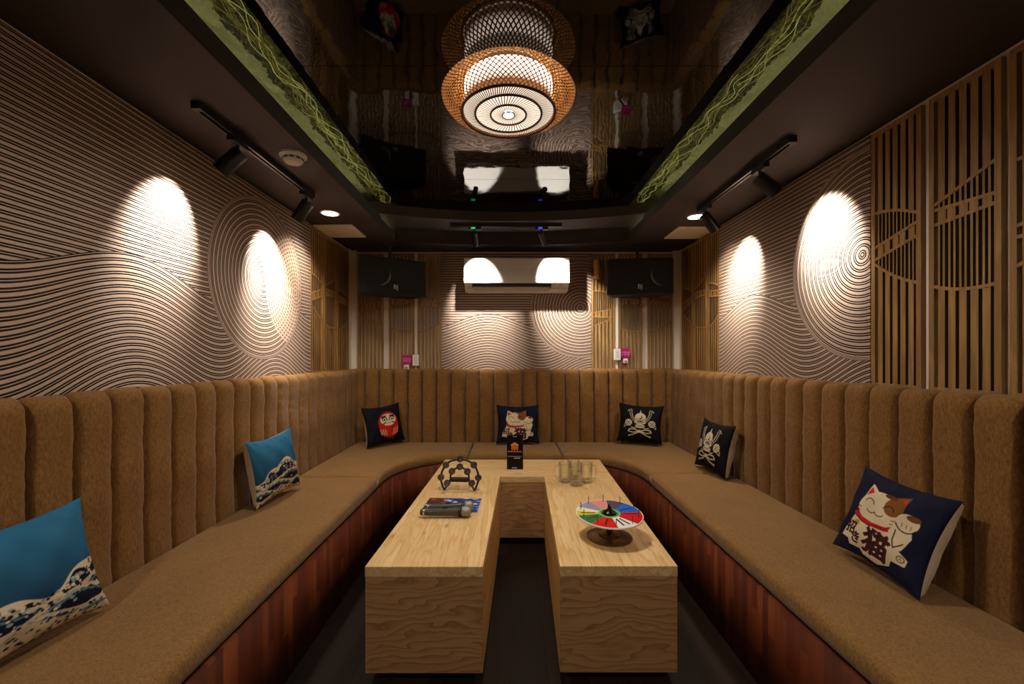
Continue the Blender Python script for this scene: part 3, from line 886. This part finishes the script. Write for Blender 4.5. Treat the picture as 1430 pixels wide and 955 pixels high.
b = MB(); b.lathe([(0, -.1545), (.186, -.1545)], 48)
b.build('bottom_diffuser', emission('lantern_bottom', '#ffead0', 1.3), lan)
b = MB(); b.lathe([(.0, -.176), (.014, -.172), (.02, -.164), (.018, -.157), (0, -.155)], 20)
b.build('bulb', emission('bulb_glow', '#fff6e8', 30), lan, smooth=True)

# ------------------------------------------------------------------ track lights
def track(a, bq, zt, label):
    """rail from a to b (plan points) hanging under the ceiling at zt"""
    a, bq = Vector((*a, 0)), Vector((*bq, 0)); L = (bq-a).length; ang = math.atan2(bq.y-a.y, bq.x-a.x)
    t = thing('track_rail', label, 'lighting track', (a.x, a.y, zt), (0, 0, ang), 'lighting tracks')
    b = MB()
    b.box((0, -.0175, -.006), (L, .0175, 0)).box((0, -.0175, -.028), (L, -.0125, -.006)).box((0, .0125, -.028), (L, .0175, -.006)).box((0, -.0125, -.028), (L, -.006, -.024)).box((0, .006, -.028), (L, .0125, -.024))
    b.build('rail', M['black'], t)
    for x in (0, L):
        b = MB(); b.box((x-.012, -.019, -.030), (x+.012, .019, 0)); b.build('end_cap', M['black_plastic'], t, bevel=.002)
    return t
track((-1.205, 1.66), (-1.19, 2.58), ZC, 'black lighting track on the left side soffit with two spotlights')
track((1.262, 1.92), (1.258, 2.83), ZC, 'black lighting track on the right side soffit with two spotlights')
track((-.473, 3.555), (.425, 3.555), 2.325, 'black lighting track above the air conditioner with two spotlights')
def spotlight(px, py, zt, axis, aim, label, energy, size=74, L=.125, r=.035, led=None, along=0, blend=.82, col=(1, .93, .84)):
    """track spotlight: adapter on the rail, arm, cylindrical head turned towards aim"""
    t = thing('track_spotlight', label, 'spotlight', (px, py, zt), (0, 0, 0), 'track spotlights')
    b = MB()
    if axis == 'y': b.box((-.016, -.055, -.052), (.016, .055, -.0285))
    else: b.box((-.055, -.016, -.052), (.055, .016, -.0285))
    b.build('adapter', M['black_plastic'], t, bevel=.003)
    piv = Vector((0, 0, -.095)); d = (Vector(aim)-(Vector((px, py, zt))+piv)).normalized()
    b = MB(); b.tube([(0, 0, -.05), (0, 0, -.085)], .008, 10).box((-.012, -.012, -.098), (.012, .012, -.078))
    b.build('arm', M['black'], t, bevel=.002)
    q = d.to_track_quat('Z', 'Y').to_matrix().to_4x4(); Mx = Matrix.Translation(piv) @ q
    b = MB(); b.lathe([(0, -.02), (r*.9, -.02), (r, -.014), (r, L-.02), (r-.003, L-.02), (r-.004, L-.035), (0, L-.035)], 28, Mx)
    hd = b.build('head', M['black'], t, autosmooth=35)
    b = MB(); b.lathe([(0, L-.031), (r-.006, L-.031)], 24, Mx); b.f = b.f; b.build('lens', emission('spot_lens', '#ffe6c4', 6), hd)
    if led:
        b = MB(); b.box((-.028, -.0175, -.048), (.006, -.0155, -.034)); b.build('status_light', emission('status_'+led[0], led[1], 1.2), t)
    ld = bpy.data.lights.new('spot_lamp', 'SPOT'); ld.energy = energy; ld.spot_size = R(size); ld.spot_blend = blend; ld.color = col; ld.shadow_soft_size = .012
    lo = bpy.data.objects.new('spot_lamp', ld); COL.objects.link(lo); lo.parent = t
    lo.matrix_local = Matrix.Translation(piv+d*(L-.018)) @ d.to_track_quat('-Z', 'Y').to_matrix().to_4x4()
    return t
spotlight(-1.2, 1.90, ZC, 'y', (XL, 1.83, 1.80), 'black spotlight nearer end of the left track, lighting the straight grooves', 125, 68)
spotlight(-1.19, 2.52, ZC, 'y', (XL, 2.585, 1.74), 'black spotlight far end of the left track, lighting the mural rings', 130)
spotlight(1.262, 2.16, ZC, 'y', (XR, 2.13, 1.84), 'black spotlight nearer end of the right track, lighting the mural rings', 135)
spotlight(1.258, 2.75, ZC, 'y', (XR, 2.86, 1.80), 'black spotlight far end of the right track beside the downlight', 100)
spotlight(-.285, 3.555, 2.325, 'x', (-.265, 3.86, 1.92), 'black spotlight with green status light above the air conditioner', 150, 66, .12, .022, ('green', '#30c060'))
spotlight(.268, 3.555, 2.325, 'x', (.43, 3.86, 1.92), 'black spotlight with blue status light above the air conditioner', 150, 66, .12, .022, ('blue', '#4048e0'))

# downlights, vents, smoke detector
def downlight(x, y, label, en):
    t = thing('recessed_downlight', label, 'downlight', (x, y, ZC), group='recessed downlights')
    b = MB(); b.lathe([(.055, 0), (.066, 0), (.066, -.004), (.056, -.006), (.052, -.002)], 36, closed=True); b.build('trim_ring', M['white_plastic'], t, smooth=True)
    b = MB(); b.lathe([(0, -.0025), (.054, -.0025)], 36); b.build('lens', emission('downlight_lens', '#fff2dc', 14), t)
    ld = bpy.data.lights.new('down_lamp', 'SPOT'); ld.energy = en; ld.spot_size = R(120); ld.spot_blend = .8; ld.color = (1, .88, .72); ld.shadow_soft_size = .05
    lo = bpy.data.objects.new('down_lamp', ld); COL.objects.link(lo); lo.parent = t; lo.location = (0, 0, -.012)
downlight(-1.228, 2.947, 'round white downlight in the left soffit beside the square vent', 60)
downlight(1.315, 3.02, 'round white downlight in the right soffit behind the far spotlight', 60)
def vent(x0, x1, y0, y1, label):
    t = thing('ceiling_vent', label, 'vent', ((x0+x1)/2, (y0+y1)/2, ZC), group='square ceiling vents')
    hx, hy = (x1-x0)/2, (y1-y0)/2; f = .035
    m = simple('vent_cream', '#fff2e0', .6)
    b = MB(); b.box((-hx, -hy, -.014), (hx, -hy+f, -.0005)).box((-hx, hy-f, -.014), (hx, hy, -.0005)).box((-hx, -hy+f, -.014), (-hx+f, hy-f, -.0005)).box((hx-f, -hy+f, -.014), (hx, hy-f, -.0005))
    b.build('frame', m, t, bevel=.004)
    b = MB()
    n = 14
    for i in range(n):
        x = -hx+f+(2*hx-2*f)*(i+.5)/n; b.box((x-.0035, -hy+f, -.012), (x+.0035, hy-f, -.004))
    for i in range(n):
        y = -hy+f+(2*hy-2*f)*(i+.5)/n; b.box((-hx+f, y-.0025, -.011), (hx-f, y+.0025, -.005))
    b.build('grille', m, t)
    b = MB(); b.box((-hx+f, -hy+f, -.003), (hx-f, hy-f, -.0006)); b.build('backing', simple('vent_dark', '#2a211a', .8), t)
vent(-1.462, -1.168, 3.195, 3.51, 'square cream ceiling vent in the left soffit beside the downlight')
vent(1.278, 1.572, 3.24, 3.55, 'square cream ceiling vent in the right soffit above the slatted corner')
t = thing('smoke_detector', 'round white smoke detector on the left soffit beside the track', 'smoke detector', (-1.05, 2.09, ZC))
b = MB(); b.lathe([(0, -.0005), (.062, -.0005), (.062, -.012), (.055, -.016), (.05, -.018), (0, -.018)], 32); b.build('base', M['white_plastic'], t, autosmooth=40)
b = MB(); b.lathe([(0, -.0185), (.044, -.0185), (.046, -.03), (.036, -.042), (.02, -.046), (0, -.046)], 32); b.build('sensor_dome', M['white_plastic'], t, autosmooth=50)
b = MB()
for i in range(10):
    a = 2*PI*i/10; b.box((.044, -.009, -.03), (.0475, .009, -.023), M=Matrix.Rotation(a, 4, 'Z'))
b.build('sensor_slots', M['black_plastic'], t)

# ------------------------------------------------------------------ air conditioner
ac = thing('air_conditioner', 'white wall-mounted air conditioner over the back sofa', 'air conditioner', (.0675, YB-.0215, 1.815))
hw = .4715
def ac_prof(x0, x1, prof, name, m, bev=.004):
    b = MB(); n = len(prof)
    vs = [(x0, y, z) for y, z in prof]+[(x1, y, z) for y, z in prof]
    b.add(vs, [list(range(n)), [n+i for i in range(n)][::-1]]+[(i, n+i, n+(i+1) % n, (i+1) % n) for i in range(n)])
    return b.build(name, m, ac, bevel=bev, seg=3)
ac_prof(-hw, hw, [(0, 0.01), (0, .294), (-.168, .294), (-.176, .285), (-.176, .075), (-.10, .02), (-.05, .0)], 'casing', M['white_plastic'])
ac_prof(-hw, hw, [(-.1765, .189), (-.1765, .29), (-.183, .292), (-.186, .286), (-.187, .189)], 'upper_panel', M['white_plastic'], .0015)
ac_prof(-hw, hw, [(-.1765, .068), (-.1765, .1875), (-.187, .1875), (-.189, .072), (-.185, .066)], 'front_panel', M['white_plastic'], .0015)
ac_prof(-.40, .31, [(-.172, .066), (-.166, .062), (-.128, .034), (-.137, .027), (-.176, .058)], 'outlet_slot', M['black_plastic'], 0)
ac_prof(-.395, .305, [(-.150, .040), (-.153, .036), (-.112, .009), (-.108, .013)], 'louver', simple('ac_louver', '#b9b2a8', .5), .001)
ac_prof(-hw+.02, hw-.01, [(-.133, .024), (-.06, -.003), (-.0, -.003), (-.0, .006), (-.06, .006), (-.13, .03)], 'bottom_lip', M['white_plastic'], .003)
b = MB(); b.box((.385, -.163, .050), (.397, -.160, .056)); b.build('indicator', M['black_plastic'], ac)

# ------------------------------------------------------------------ speakers
def speaker(cx, cy, zc, yaw, w, label, arc_side):
    t = thing('wall_speaker', label, 'speaker', (cx, cy, zc), (0, 0, R(yaw)), 'black loudspeakers')
    h, dp = .315, .20; wb = w*.72
    poly = [(-w/2, 0), (w/2, 0), (wb/2, dp), (-wb/2, dp)]
    b = MB(); b.prism(poly, -h/2, h/2); b.build('cabinet', simple('speaker_black', '#0e0e0d', .6, bump=.3), t, bevel=.006)
    g_ = NT('speaker_mesh'); co = g_.coord(); g_.base(g_.mix(g_.noise(co, 330, 2, .7), '#080908', '#24241f')); g_.p(rough=.75, spec=.2); g_.bump(g_.noise(co, 420, 1), .5, .002)
    b = MB(); b.box((-w/2+.008, -.012, -h/2+.008), (w/2-.008, -.0005, h/2-.008)); gr = b.build('grille', g_.m, t, bevel=.005)
    # crescent highlight of the woofer behind the mesh, shaped as a grey arc
    b = MB(); pts = []
    a0, a1 = (-80, 20) if arc_side < 0 else (160, 260)
    c0 = -.14 if arc_side < 0 else .20
    for i in range(25):
        a = R(a0+(a1-a0)*i/24); pts.append((c0+.105*math.cos(a), -.0118, .01+.095*math.sin(a)))
    rs = [.0015+.0075*math.sin(PI*i/24) for i in range(25)]
    b.tube(pts, rs, 6); b.build('woofer_highlight', simple('grey_highlight', '#6a6a66', .5), t, smooth=True)
    # badge
    cu = bpy.data.curves.new('badge', 'FONT'); cu.body = 'BJ'; cu.size = .052; cu.align_x = 'CENTER'; cu.extrude = .0006
    ob = bpy.data.objects.new('badge', cu); COL.objects.link(ob)
    dg = bpy.context.evaluated_depsgraph_get(); dg.update(); me = bpy.data.meshes.new_from_object(ob.evaluated_get(dg))
    bpy.data.objects.remove(ob)
    me.materials.clear(); me.materials.append(simple('badge_white', '#e8e4da', .4))
    o = bpy.data.objects.new('badge', me); COL.objects.link(o); o.parent = t; o.location = (.012 if arc_side < 0 else .0, -.0135, -.105); o.rotation_euler = (PI/2, 0, 0)
    # bracket up to the soffit
    b = MB(); zt = ZC-zc-.0015
    b.box((-.05, .06, zt-.006), (.05, .16, zt)).box((-.012, .10, h/2), (.012, .12, zt)).box((-.03, .08, h/2), (.03, .14, h/2+.006))
    br = b.build('ceiling_mount', M['black'], t, bevel=.001)
    b = MB()
    for dx in (-.04, .04):
        for dy in (.07, .15): b.lathe([(0, 0), (.006, 0), (.006, -.004), (0, -.005)], 10, Matrix.Translation((dx, dy, zt-.006)))
    b.build('mount_bolts', M['chrome'], br)
speaker(-.98, 3.655, 1.905, 33, .58, 'black loudspeaker hung beside the left white corner post, turned inwards', -1)
speaker(1.130, 3.715, 1.918, -6, .562, 'black loudspeaker hung near the brass wall light, facing straight ahead', 1)

# ------------------------------------------------------------------ small wall fittings
YS = YB-.0305
def raceway(x0, x1, z0, z1, label):
    o = MB().box((x0, YB-.016, z0), (x1, YB-.0008, z1)).build('cord_raceway', M['post'], bevel=.002); tag(o, label, 'cable raceway')
raceway(-.889, -.861, 1.245, 2.205, 'slim white cable raceway above the left socket on the back wall')
raceway(.999, 1.026, 1.30, 2.205, 'slim white cable raceway above the right socket on the back wall')
raceway(-.887, -.863, 1.085, 1.136, 'short white raceway stub below the left socket')
raceway(1.000, 1.025, 1.085, 1.186, 'short white raceway stub below the right socket')
def socket(xc, zc, label):
    t = thing('power_socket', label, 'socket', (xc, YB-.0295, zc), group='white power sockets')
    MB().box((-.031, -.024, -.053), (.031, .0, .053)).build('back_box', M['white_plastic'], t, bevel=.003)
    f = MB().box((-.029, -.029, -.051), (.029, -.0245, .051)).build('face_plate', M['white_plastic'], t, bevel=.002)
    b = MB()
    for k in (-1, 0, 1):
        for s in (-1, 1): b.box((s*.006-.0022, -.0305, k*.021-.003), (s*.006+.0022, -.0292, k*.021+.003))
    b.build('socket_holes', M['black_plastic'], f)
socket(-.870, 1.190, 'white six-hole wall socket beside the left magenta sign'); socket(1.008, 1.243, 'white six-hole wall socket beside the right magenta sign')
def call_sign(x0, x1, z0, z1, label):
    n = 64; c = Canvas(n, n, '#b3126f')
    c.text('CHUÔNG GỌI', .5, .60, .155, '#f4dcec'); c.text('PHỤC VỤ', .5, .38, .185, '#f4dcec')
    w = x1-x0; h = z1-z0
    t = thing('call_sign', label, 'sign', (x0, YS, z0), group='magenta signs')
    MB().box((0, -.004, 0), (w, 0, h)).build('sign_board', simple('magenta_edge', '#9c0f60', .4), t)
    grid_obj('sign_face', n, n, lambda a, bq: (a*w, -.0046, bq*h), c.get(), PAPER, t)
call_sign(-.999, -.911, 1.149, 1.240, 'magenta call-bell sign left of the left socket on the back wall')
call_sign(1.042, 1.130, 1.209, 1.301, 'magenta call-bell sign right of the right socket on the back wall')
def call_button(xc, zc, label):
    t = thing('call_button', label, 'call button', (xc, YS, zc), group='white call buttons')
    MB().box((-.024, -.014, -.022), (.024, 0, .022)).build('housing', M['white_plastic'], t, bevel=.006, seg=3)
    MB().lathe([(0, 0), (.009, 0), (.009, .004), (0, .005)], 16, Matrix.Translation((0, -.0138, -.004)) @ Matrix.Rotation(PI/2, 4, 'X')).build('push_button', simple('button_red', '#9a3a2a', .4), t)
call_button(-.957, 1.125, 'small white call button under the left magenta sign'); call_button(1.086, 1.184, 'small white call button under the right magenta sign')
t = thing('wall_sconce', 'brass cylinder wall light on the back wall between air conditioner and right speaker', 'wall light', (.81, YB-.0305, 1.945))
MB().box((-.02, -.012, .05), (.02, 0, .12)).build('wall_plate', M['brass'], t)
MB().lathe([(.0, 0), (.031, 0), (.033, .004), (.033, .166), (.031, .17), (.026, .17), (.026, .15), (0, .15)], 32, Matrix.Translation((0, -.045, 0))).build('cylinder', M['brass'], t, autosmooth=40)
MB().box((-.036, -.062, .03), (-.031, -.03, .09)).build('side_slot', M['black'], t)
MB().lathe([(.0335, .098), (.035, .10), (.035, .106), (.0335, .108)], 32, Matrix.Translation((0, -.045, 0)), closed=True).build('collar', M['brass'], t, smooth=True)

# ------------------------------------------------------------------ on the table
zt = TZ+.0006
# tambourine
tb = thing('tambourine', 'black half-moon tambourine with silver jingles standing on the left table arm', 'tambourine', (-.288, 2.485, zt), (-R(8), 0, R(-3)))
fr = MB()
def P2(x, z): return (x, 0, z)
outer = [(-.088, .006), (-.10, .03), (-.112, .07), (-.107, .105), (-.088, .145), (-.055, .172), (0, .183), (.055, .172), (.088, .145), (.107, .105), (.112, .07), (.10, .03), (.088, .006)]
inner = [(-.088, .006), (-.078, .022), (-.066, .045), (-.054, .058), (-.054, .088), (-.050, .108), (-.03, .126), (0, .137), (.03, .126), (.050, .108), (.054, .088), (.054, .058), (.066, .045), (.078, .022), (.088, .006)]
def smoothp(p, it=2):
    for _ in range(it):
        q = [p[0]]
        for a, bq in zip(p, p[1:]):
            q += [(a[0]*.75+bq[0]*.25, a[1]*.75+bq[1]*.25), (a[0]*.25+bq[0]*.75, a[1]*.25+bq[1]*.75)]
        q.append(p[-1]); p = q
    return p
for s in (-1, 1):
    pass
MB().tube([P2(*p) for p in smoothp(outer)], .0058, 8).build('outer_frame', M['black_plastic'], tb, smooth=True)
MB().tube([P2(*p) for p in smoothp(inner)], .0052, 8).build('inner_frame', M['black_plastic'], tb, smooth=True)
b = MB(); b.box((-.054, -.014, .052), (.054, .014, .080)); b.build('handle', M['black_plastic'], tb, bevel=.011, seg=3)
jm = simple('jingle_steel', '#8d8890', .28, metal=1, var=.2)
for x, z in ((-.109, .078), (-.082, .148), (0, .183), (.082, .150), (.109, .078), (-.072, .045), (.072, .047), (-.045, .112), (0, .139), (.045, .112)):
    b = MB()
    for yy in (-.008, .004): b.lathe([(0, 0), (.006, .0), (.009, .003), (.0192, .0022), (.0192, .0034), (.008, .0045), (0, .0015)], 20, Matrix.Translation((x, yy, z)) @ Matrix.Rotation(PI/2, 4, 'X'))
    b.tube([(x, -.012, z), (x, .010, z)], .0018, 6)
    b.build('jingle', jm, tb, autosmooth=40)
# leaflet
def leaflet():
    c = Canvas(110, 80, '#1b2f78'); rnd = np.random.RandomState(5)
    c.fill(c.X < .34, '#4a1f22')
    for _ in range(60):
        x, y = rnd.uniform(.3, 1), rnd.uniform(0, 1); c.ell(x, y, rnd.uniform(.02, .07), rnd.uniform(.01, .05), ['#2a55b0', '#8ea6cc', '#101a44', '#cfd4da'][rnd.randint(4)])
    for _ in range(30):
        x, y = rnd.uniform(0, .4), rnd.uniform(0, 1); c.ell(x, y, rnd.uniform(.02, .06), rnd.uniform(.01, .05), ['#7a2c24', '#2a1218', '#b06a4a'][rnd.randint(3)])
    for k in range(4): c.ell(.10+.075*k, .42, .03, .06, '#d8604a'); c.ell(.10+.075*k, .42, .015, .035, '#3a1418')
    for k in range(6): c.line([(.42+.05*k, .36), (.45+.05*k, .48)], .022, '#c9c6bd')
    c.fill((c.X < .012) | (c.X > .988) | (c.Y < .015) | (c.Y > .985), '#d8d4cc')
    return c.get()
lf = thing('leaflet', 'glossy blue and red brochure lying under the microphones', 'brochure', (-.298, 2.255, zt), (0, 0, R(-3)))
MB().box((-.146, -.104, 0), (.146, .104, .0022)).build('pages', simple('paper_edge', '#d8d2c6', .7), lf)
grid_obj('cover', 110, 80, lambda a, bq: (-.146+.292*a, -.104+.208*bq, .0029), leaflet(), PAPER, lf)
# microphones
def microphone(loc, rz, label):
    t = thing('microphone', label, 'microphone', loc, (0, 0, R(rz)), 'handheld microphones')
    X = Matrix.Rotation(PI/2, 4, 'Y')
    b = MB(); b.lathe([(0, -.118), (.0135, -.118), (.0155, -.114), (.0168, -.06), (.0185, .03), (.0205, .06), (.0205, .065), (0, .065)], 28, X)
    b.build('body', simple('mic_grey', '#4a4740', .35, metal=.3), t, autosmooth=40)
    b = MB(); b.lathe([(.0205, .0655), (.0225, .067), (.0225, .078), (.0205, .08)], 28, X, closed=False); b.build('collar', M['black_plastic'], t, autosmooth=40)
    g_ = NT('mic_mesh'); co = g_.coord(); v = g_.noise(co, 400, 2, .8); g_.base(g_.mix(v, '#4c4843', '#c4bdb2')); g_.p(rough=.4, metal=.7); g_.bump(v, .7, .002)
    b = MB(); b.lathe([(.0205, .0805), (.024, .084), (.0262, .096), (.0262, .104), (.024, .116), (.018, .124), (.009, .128), (0, .129)], 28, X); b.build('mesh_head', g_.m, t, smooth=True)
    b = MB(); b.box((-.012, -.005, .0178), (.012, .005, .0215)); b.build('switch', M['black'], t, bevel=.001)
    b = MB(); b.lathe([(.0158, -.105), (.0164, -.104), (.0164, -.098), (.0158, -.097)], 28, X, closed=True); b.build('tail_ring', M['chrome'], t, smooth=True)
microphone((-.312, 2.085, TZ+.0275), 2, 'grey handheld microphone in front on the table, nearer of the two')
microphone((-.305, 2.145, TZ+.0305), 6, 'grey handheld microphone lying behind the nearer one on the brochure')
# tent card
def card():
    c = Canvas(60, 120, '#0d0c10'); rnd = np.random.RandomState(3)
    c.fill((c.Y < .28), '#1c100a')
    for _ in range(80): c.ell(rnd.uniform(0, 1), rnd.uniform(0, 1), .012, .006, ['#3a2a1a', '#22304a', '#6a5a40'][rnd.randint(3)])
    for x, h in ((.34, .20), (.48, .25), (.62, .2)): c.poly([(x-.06, .56), (x+.06, .56), (x+.085, .56+h*.8), (x-.085, .56+h*.8)], '#c0641c'); c.ell(x, .56+h*.78, .085, .018, '#e2b070')
    for k in range(16): c.ell(.08+.056*k, .51+.012*math.sin(k*2), .035, .014, ['#b8402c', '#d8c8b0', '#8a2c20'][k % 3])
    c.line([(.08, .375), (.86, .375)], .024, '#8d8a84'); c.line([(.45, .325), (.80, .325)], .02, '#b8b4ac'); c.line([(.35, .95), (.62, .95)], .015, '#9a968e')
    for k in range(9): c.line([(.12+.085*k, .36), (.12+.085*k, .39)], .012, '#0d0c10')
    c.line([(.32, .05), (.62, .05)], .014, '#c8c4bc')
    return c.get()
tc = thing('tent_card', 'black drinks menu tent card standing on the cross piece of the table', 'menu card', (.041, 2.995, zt), (0, 0, R(-1)))
cw, ch = .056, .232
f = MB(); f.add([(-cw, -.03, 0), (cw, -.03, 0), (cw, -.002, ch), (-cw, -.002, ch), (-cw, -.028, 0), (cw, -.028, 0), (cw, 0, ch), (-cw, 0, ch)], [(0,1,2,3),(7,6,5,4),(0,4,5,1),(3,2,6,7),(0,3,7,4),(1,5,6,2)])
f.build('front_leaf', M['black_plastic'], tc)
f = MB(); f.add([(-cw, .03, 0), (cw, .03, 0), (cw, .002, ch), (-cw, .002, ch), (-cw, .028, 0), (cw, .028, 0), (cw, 0.0005, ch), (-cw, 0.0005, ch)], [(3,2,1,0),(4,5,6,7),(0,1,5,4),(3,7,6,2),(0,4,7,3),(1,2,6,5)])
f.build('rear_leaf', M['black_plastic'], tc)
grid_obj('printed_face', 60, 120, lambda a, bq: (-cw+2*cw*a, -.0306+.028*bq, ch*bq), card(), GLOSSY, tc)
# mugs
def mug(loc, rz, label):
    t = thing('glass_mug', label, 'glass mug', loc, (0, 0, R(rz)), 'clear glass mugs')
    H = .122; n = 12
    def ring(r, z, amp): return [(r*(1+amp*math.cos(n*2*PI*i/96))*math.cos(2*PI*i/96), r*(1+amp*math.cos(n*2*PI*i/96))*math.sin(2*PI*i/96), z) for i in range(96)]
    prof = [(.030, .0, 0), (.034, .002, .02), (.036, .012, .035), (.0365, .05, .035), (.0375, .095, .03), (.038, .108, 0), (.0385, H, 0), (.0355, H, 0), (.0350, .108, 0), (.0335, .09, 0), (.0325, .03, 0), (.030, .02, 0), (.015, .018, 0)]
    vs = []; fs = []
    for r, z, am in prof: vs += ring(r, z, am)
    for k in range(len(prof)-1):
        for i in range(96): fs.append((k*96+i, k*96+(i+1) % 96, (k+1)*96+(i+1) % 96, (k+1)*96+i))
    fs.append(list(range(96))[::-1]); fs.append([(len(prof)-1)*96+i for i in range(96)])
    MB().add(vs, fs).build('cup', M['glass'], t, smooth=True)
    pts = smoothp([(.0385, .098), (.052, .101), (.063, .09), (.064, .06), (.060, .032), (.049, .022), (.0385, .026)], 2)
    MB().tube([(x, 0, z) for x, z in pts], .0048, 10).build('handle', M['glass'], t, smooth=True)
for (x, y, rz, lb) in ((.405, 2.60, -80, 'clear glass mug at the front of the mug cluster'), (.345, 2.665, 175, 'clear glass mug of the cluster with its handle to the left'),
                       (.478, 2.665, 8, 'clear glass mug of the cluster with its handle to the right'), (.41, 2.735, 100, 'clear glass mug at the back of the mug cluster')):
    mug((x, y, zt), rz, lb)
# spinning wheel
wh = thing('spinning_wheel', 'game wheel with coloured sectors on a bronze foot on the right table arm', 'game wheel', (.432, 1.855, zt))
MB().lathe([(0, 0), (.094, 0), (.097, .003), (.096, .007), (.088, .010), (.044, .011), (.043, .016), (.030, .022), (.018, .026), (0, .026)], 56).build('foot', M['bronze'], wh, autosmooth=35)
MB().lathe([(0, .026), (.0145, .026), (.0135, .06), (.0135, .098), (0, .098)], 24).build('post', simple('dark_bronze', '#3a281b', .35, metal=.7), wh, autosmooth=40)
NW2 = 170; cv = Canvas(NW2, NW2, '#e8e2d8'); dx, dy = cv.X-.5, cv.Y-.5; rr = np.sqrt(dx*dx+dy*dy); an = np.degrees(np.arctan2(dy, dx)) % 360
secs = [(-48, 4, '#c8141c'), (4, 48, '#1c62c8'), (48, 82, '#4a4258'), (82, 118, '#d98a80'), (118, 152, '#8f8aa8'), (152, 170, '#e6e0c8'), (170, 190, '#c9c020'), (190, 226, '#0d6a34'), (226, 272, '#cf1a1c'), (272, 312, '#e6e4e0')]
for a0, a1, col in secs:
    m = ((an-a0) % 360) < (a1-a0); cv.fill(m & (rr < .482) & (rr > .15), col)
cv.fill(rr < .16, '#3fa34a'); cv.fill(rr < .115, '#1d3a1c'); cv.fill((rr < .16) & (rr > .145), '#8fd08a')
def wtext(ang, r0, r1, col, w=.03):
    for k in range(4):
        q0 = r0+(r1-r0)*k/4; q1 = q0+(r1-r0)*.19
        a = R(ang); cv.line([(.5+q0*math.cos(a), .5+q0*math.sin(a)), (.5+q1*math.cos(a), .5+q1*math.sin(a))], w, col)
for ang, col in ((-4, '#3a0508'), (26, '#0a2a6a'), (178, '#4a4a10'), (208, '#042a14'), (250, '#5a0808'), (286, '#1c1c1c'), (300, '#1c1c1c')): wtext(ang, .22, .42, col)
tilt = R(4)
disc = MB(); RW = .143; NR = 12
Mx = Matrix.Translation((0, 0, .104)) @ Matrix.Rotation(tilt, 4, 'X')
b = MB(); b.lathe([(0, -.006), (RW-.001, -.006), (RW, -.0045), (RW, -.0015), (RW-.001, 0), (0, 0)], 72, Mx); wd = b.build('wheel_disc', M['white_plastic'], wh, autosmooth=40)
# printed face: polar grid painted from the canvas
cols = cv.get().reshape(NW2, NW2, 4); na, nr = 360, 60; vs = []; vc = []
for j in range(nr+1):
    for i in range(na):
        q = RW*.992*j/nr; a = 2*PI*i/na; vs.append(Mx @ Vector((q*math.cos(a), q*math.sin(a), .0006)))
        ix = min(NW2-1, max(0, int((.5+.5*.985*j/nr*math.cos(a))*NW2))); iy = min(NW2-1, max(0, int((.5+.5*.985*j/nr*math.sin(a))*NW2)))
        vc.append(cols[iy, ix])
fs = [(j*na+i, (j+1)*na+i, (j+1)*na+(i+1) % na, j*na+(i+1) % na) for j in range(nr) for i in range(na)]
me = bpy.data.meshes.new('printed_face'); me.from_pydata([tuple(v) for v in vs], [], fs); me.materials.append(GLOSSY); paint(me, vc)
o = bpy.data.objects.new('printed_face', me); COL.objects.link(o); o.parent = wd
MB().lathe([(0, .0008), (.030, .0008), (.028, .006), (.016, .012), (.010, .020), (.006, .026), (.0075, .032), (.004, .038), (0, .039)], 28, Mx).build('hub', simple('hub_black', '#151210', .25, metal=.6), wh, autosmooth=40)
for k in range(10):
    a = R(18+36*k); p = Mx @ Vector((.122*math.cos(a), .122*math.sin(a), 0))
    q = Mx @ Vector((.122*math.cos(a), .122*math.sin(a), .033))
    MB().tube([p, q], .0016, 6).build('pin', M['black'], wh)

# ------------------------------------------------------------------ light
w = bpy.data.worlds.new('world'); SC.world = w; w.use_nodes = True
w.node_tree.nodes['Background'].inputs[0].default_value = (.02, .016, .012, 1); w.node_tree.nodes['Background'].inputs[1].default_value = 1
def point(name, loc, e_, col, rad):
    l = bpy.data.lights.new(name, 'POINT'); l.energy = e_; l.color = col; l.shadow_soft_size = rad
    o = bpy.data.objects.new(name, l); COL.objects.link(o); o.location = loc; return o
def down(name, loc, en, size, rad, col, blend=.6):
    l = bpy.data.lights.new(name, 'SPOT'); l.energy = en; l.spot_size = R(size); l.spot_blend = blend; l.color = col; l.shadow_soft_size = rad
    o = bpy.data.objects.new(name, l); COL.objects.link(o); o.location = loc; return o
down('lantern_lamp', (LX, LY, ZM-.19), 68, 172, .10, (1, .89, .76), .4)
down('fill_lamp', (-1.2, -.25, ZC-.01), 62, 150, .06, (1, .89, .74)); down('fill_lamp', (1.25, -.25, ZC-.01), 62, 150, .06, (1, .89, .74))  # added unseen fill without fixtures, brightens the table front and near seats

# ------------------------------------------------------------------ camera
cam = bpy.data.cameras.new('camera'); co = bpy.data.objects.new('camera', cam); COL.objects.link(co)
cam.sensor_width = 36; cam.sensor_fit = 'HORIZONTAL'; cam.lens = 600/1430*36
cam.shift_x = (715-711)/1430; cam.shift_y = (497-477.5)/1430; cam.clip_start = .02
co.location = (0, 0, CZ); co.rotation_euler = (PI/2, 0, 0)
SC.camera = co
SC.view_settings.view_transform = 'Standard'; SC.view_settings.look = 'None'; SC.view_settings.exposure = 0
try:
    SC.cycles.use_denoising = True; SC.cycles.max_bounces = 8; SC.cycles.transmission_bounces = 8; SC.cycles.sample_clamp_indirect = 4
    SC.cycles.caustics_reflective = False; SC.cycles.caustics_refractive = False
except Exception: pass
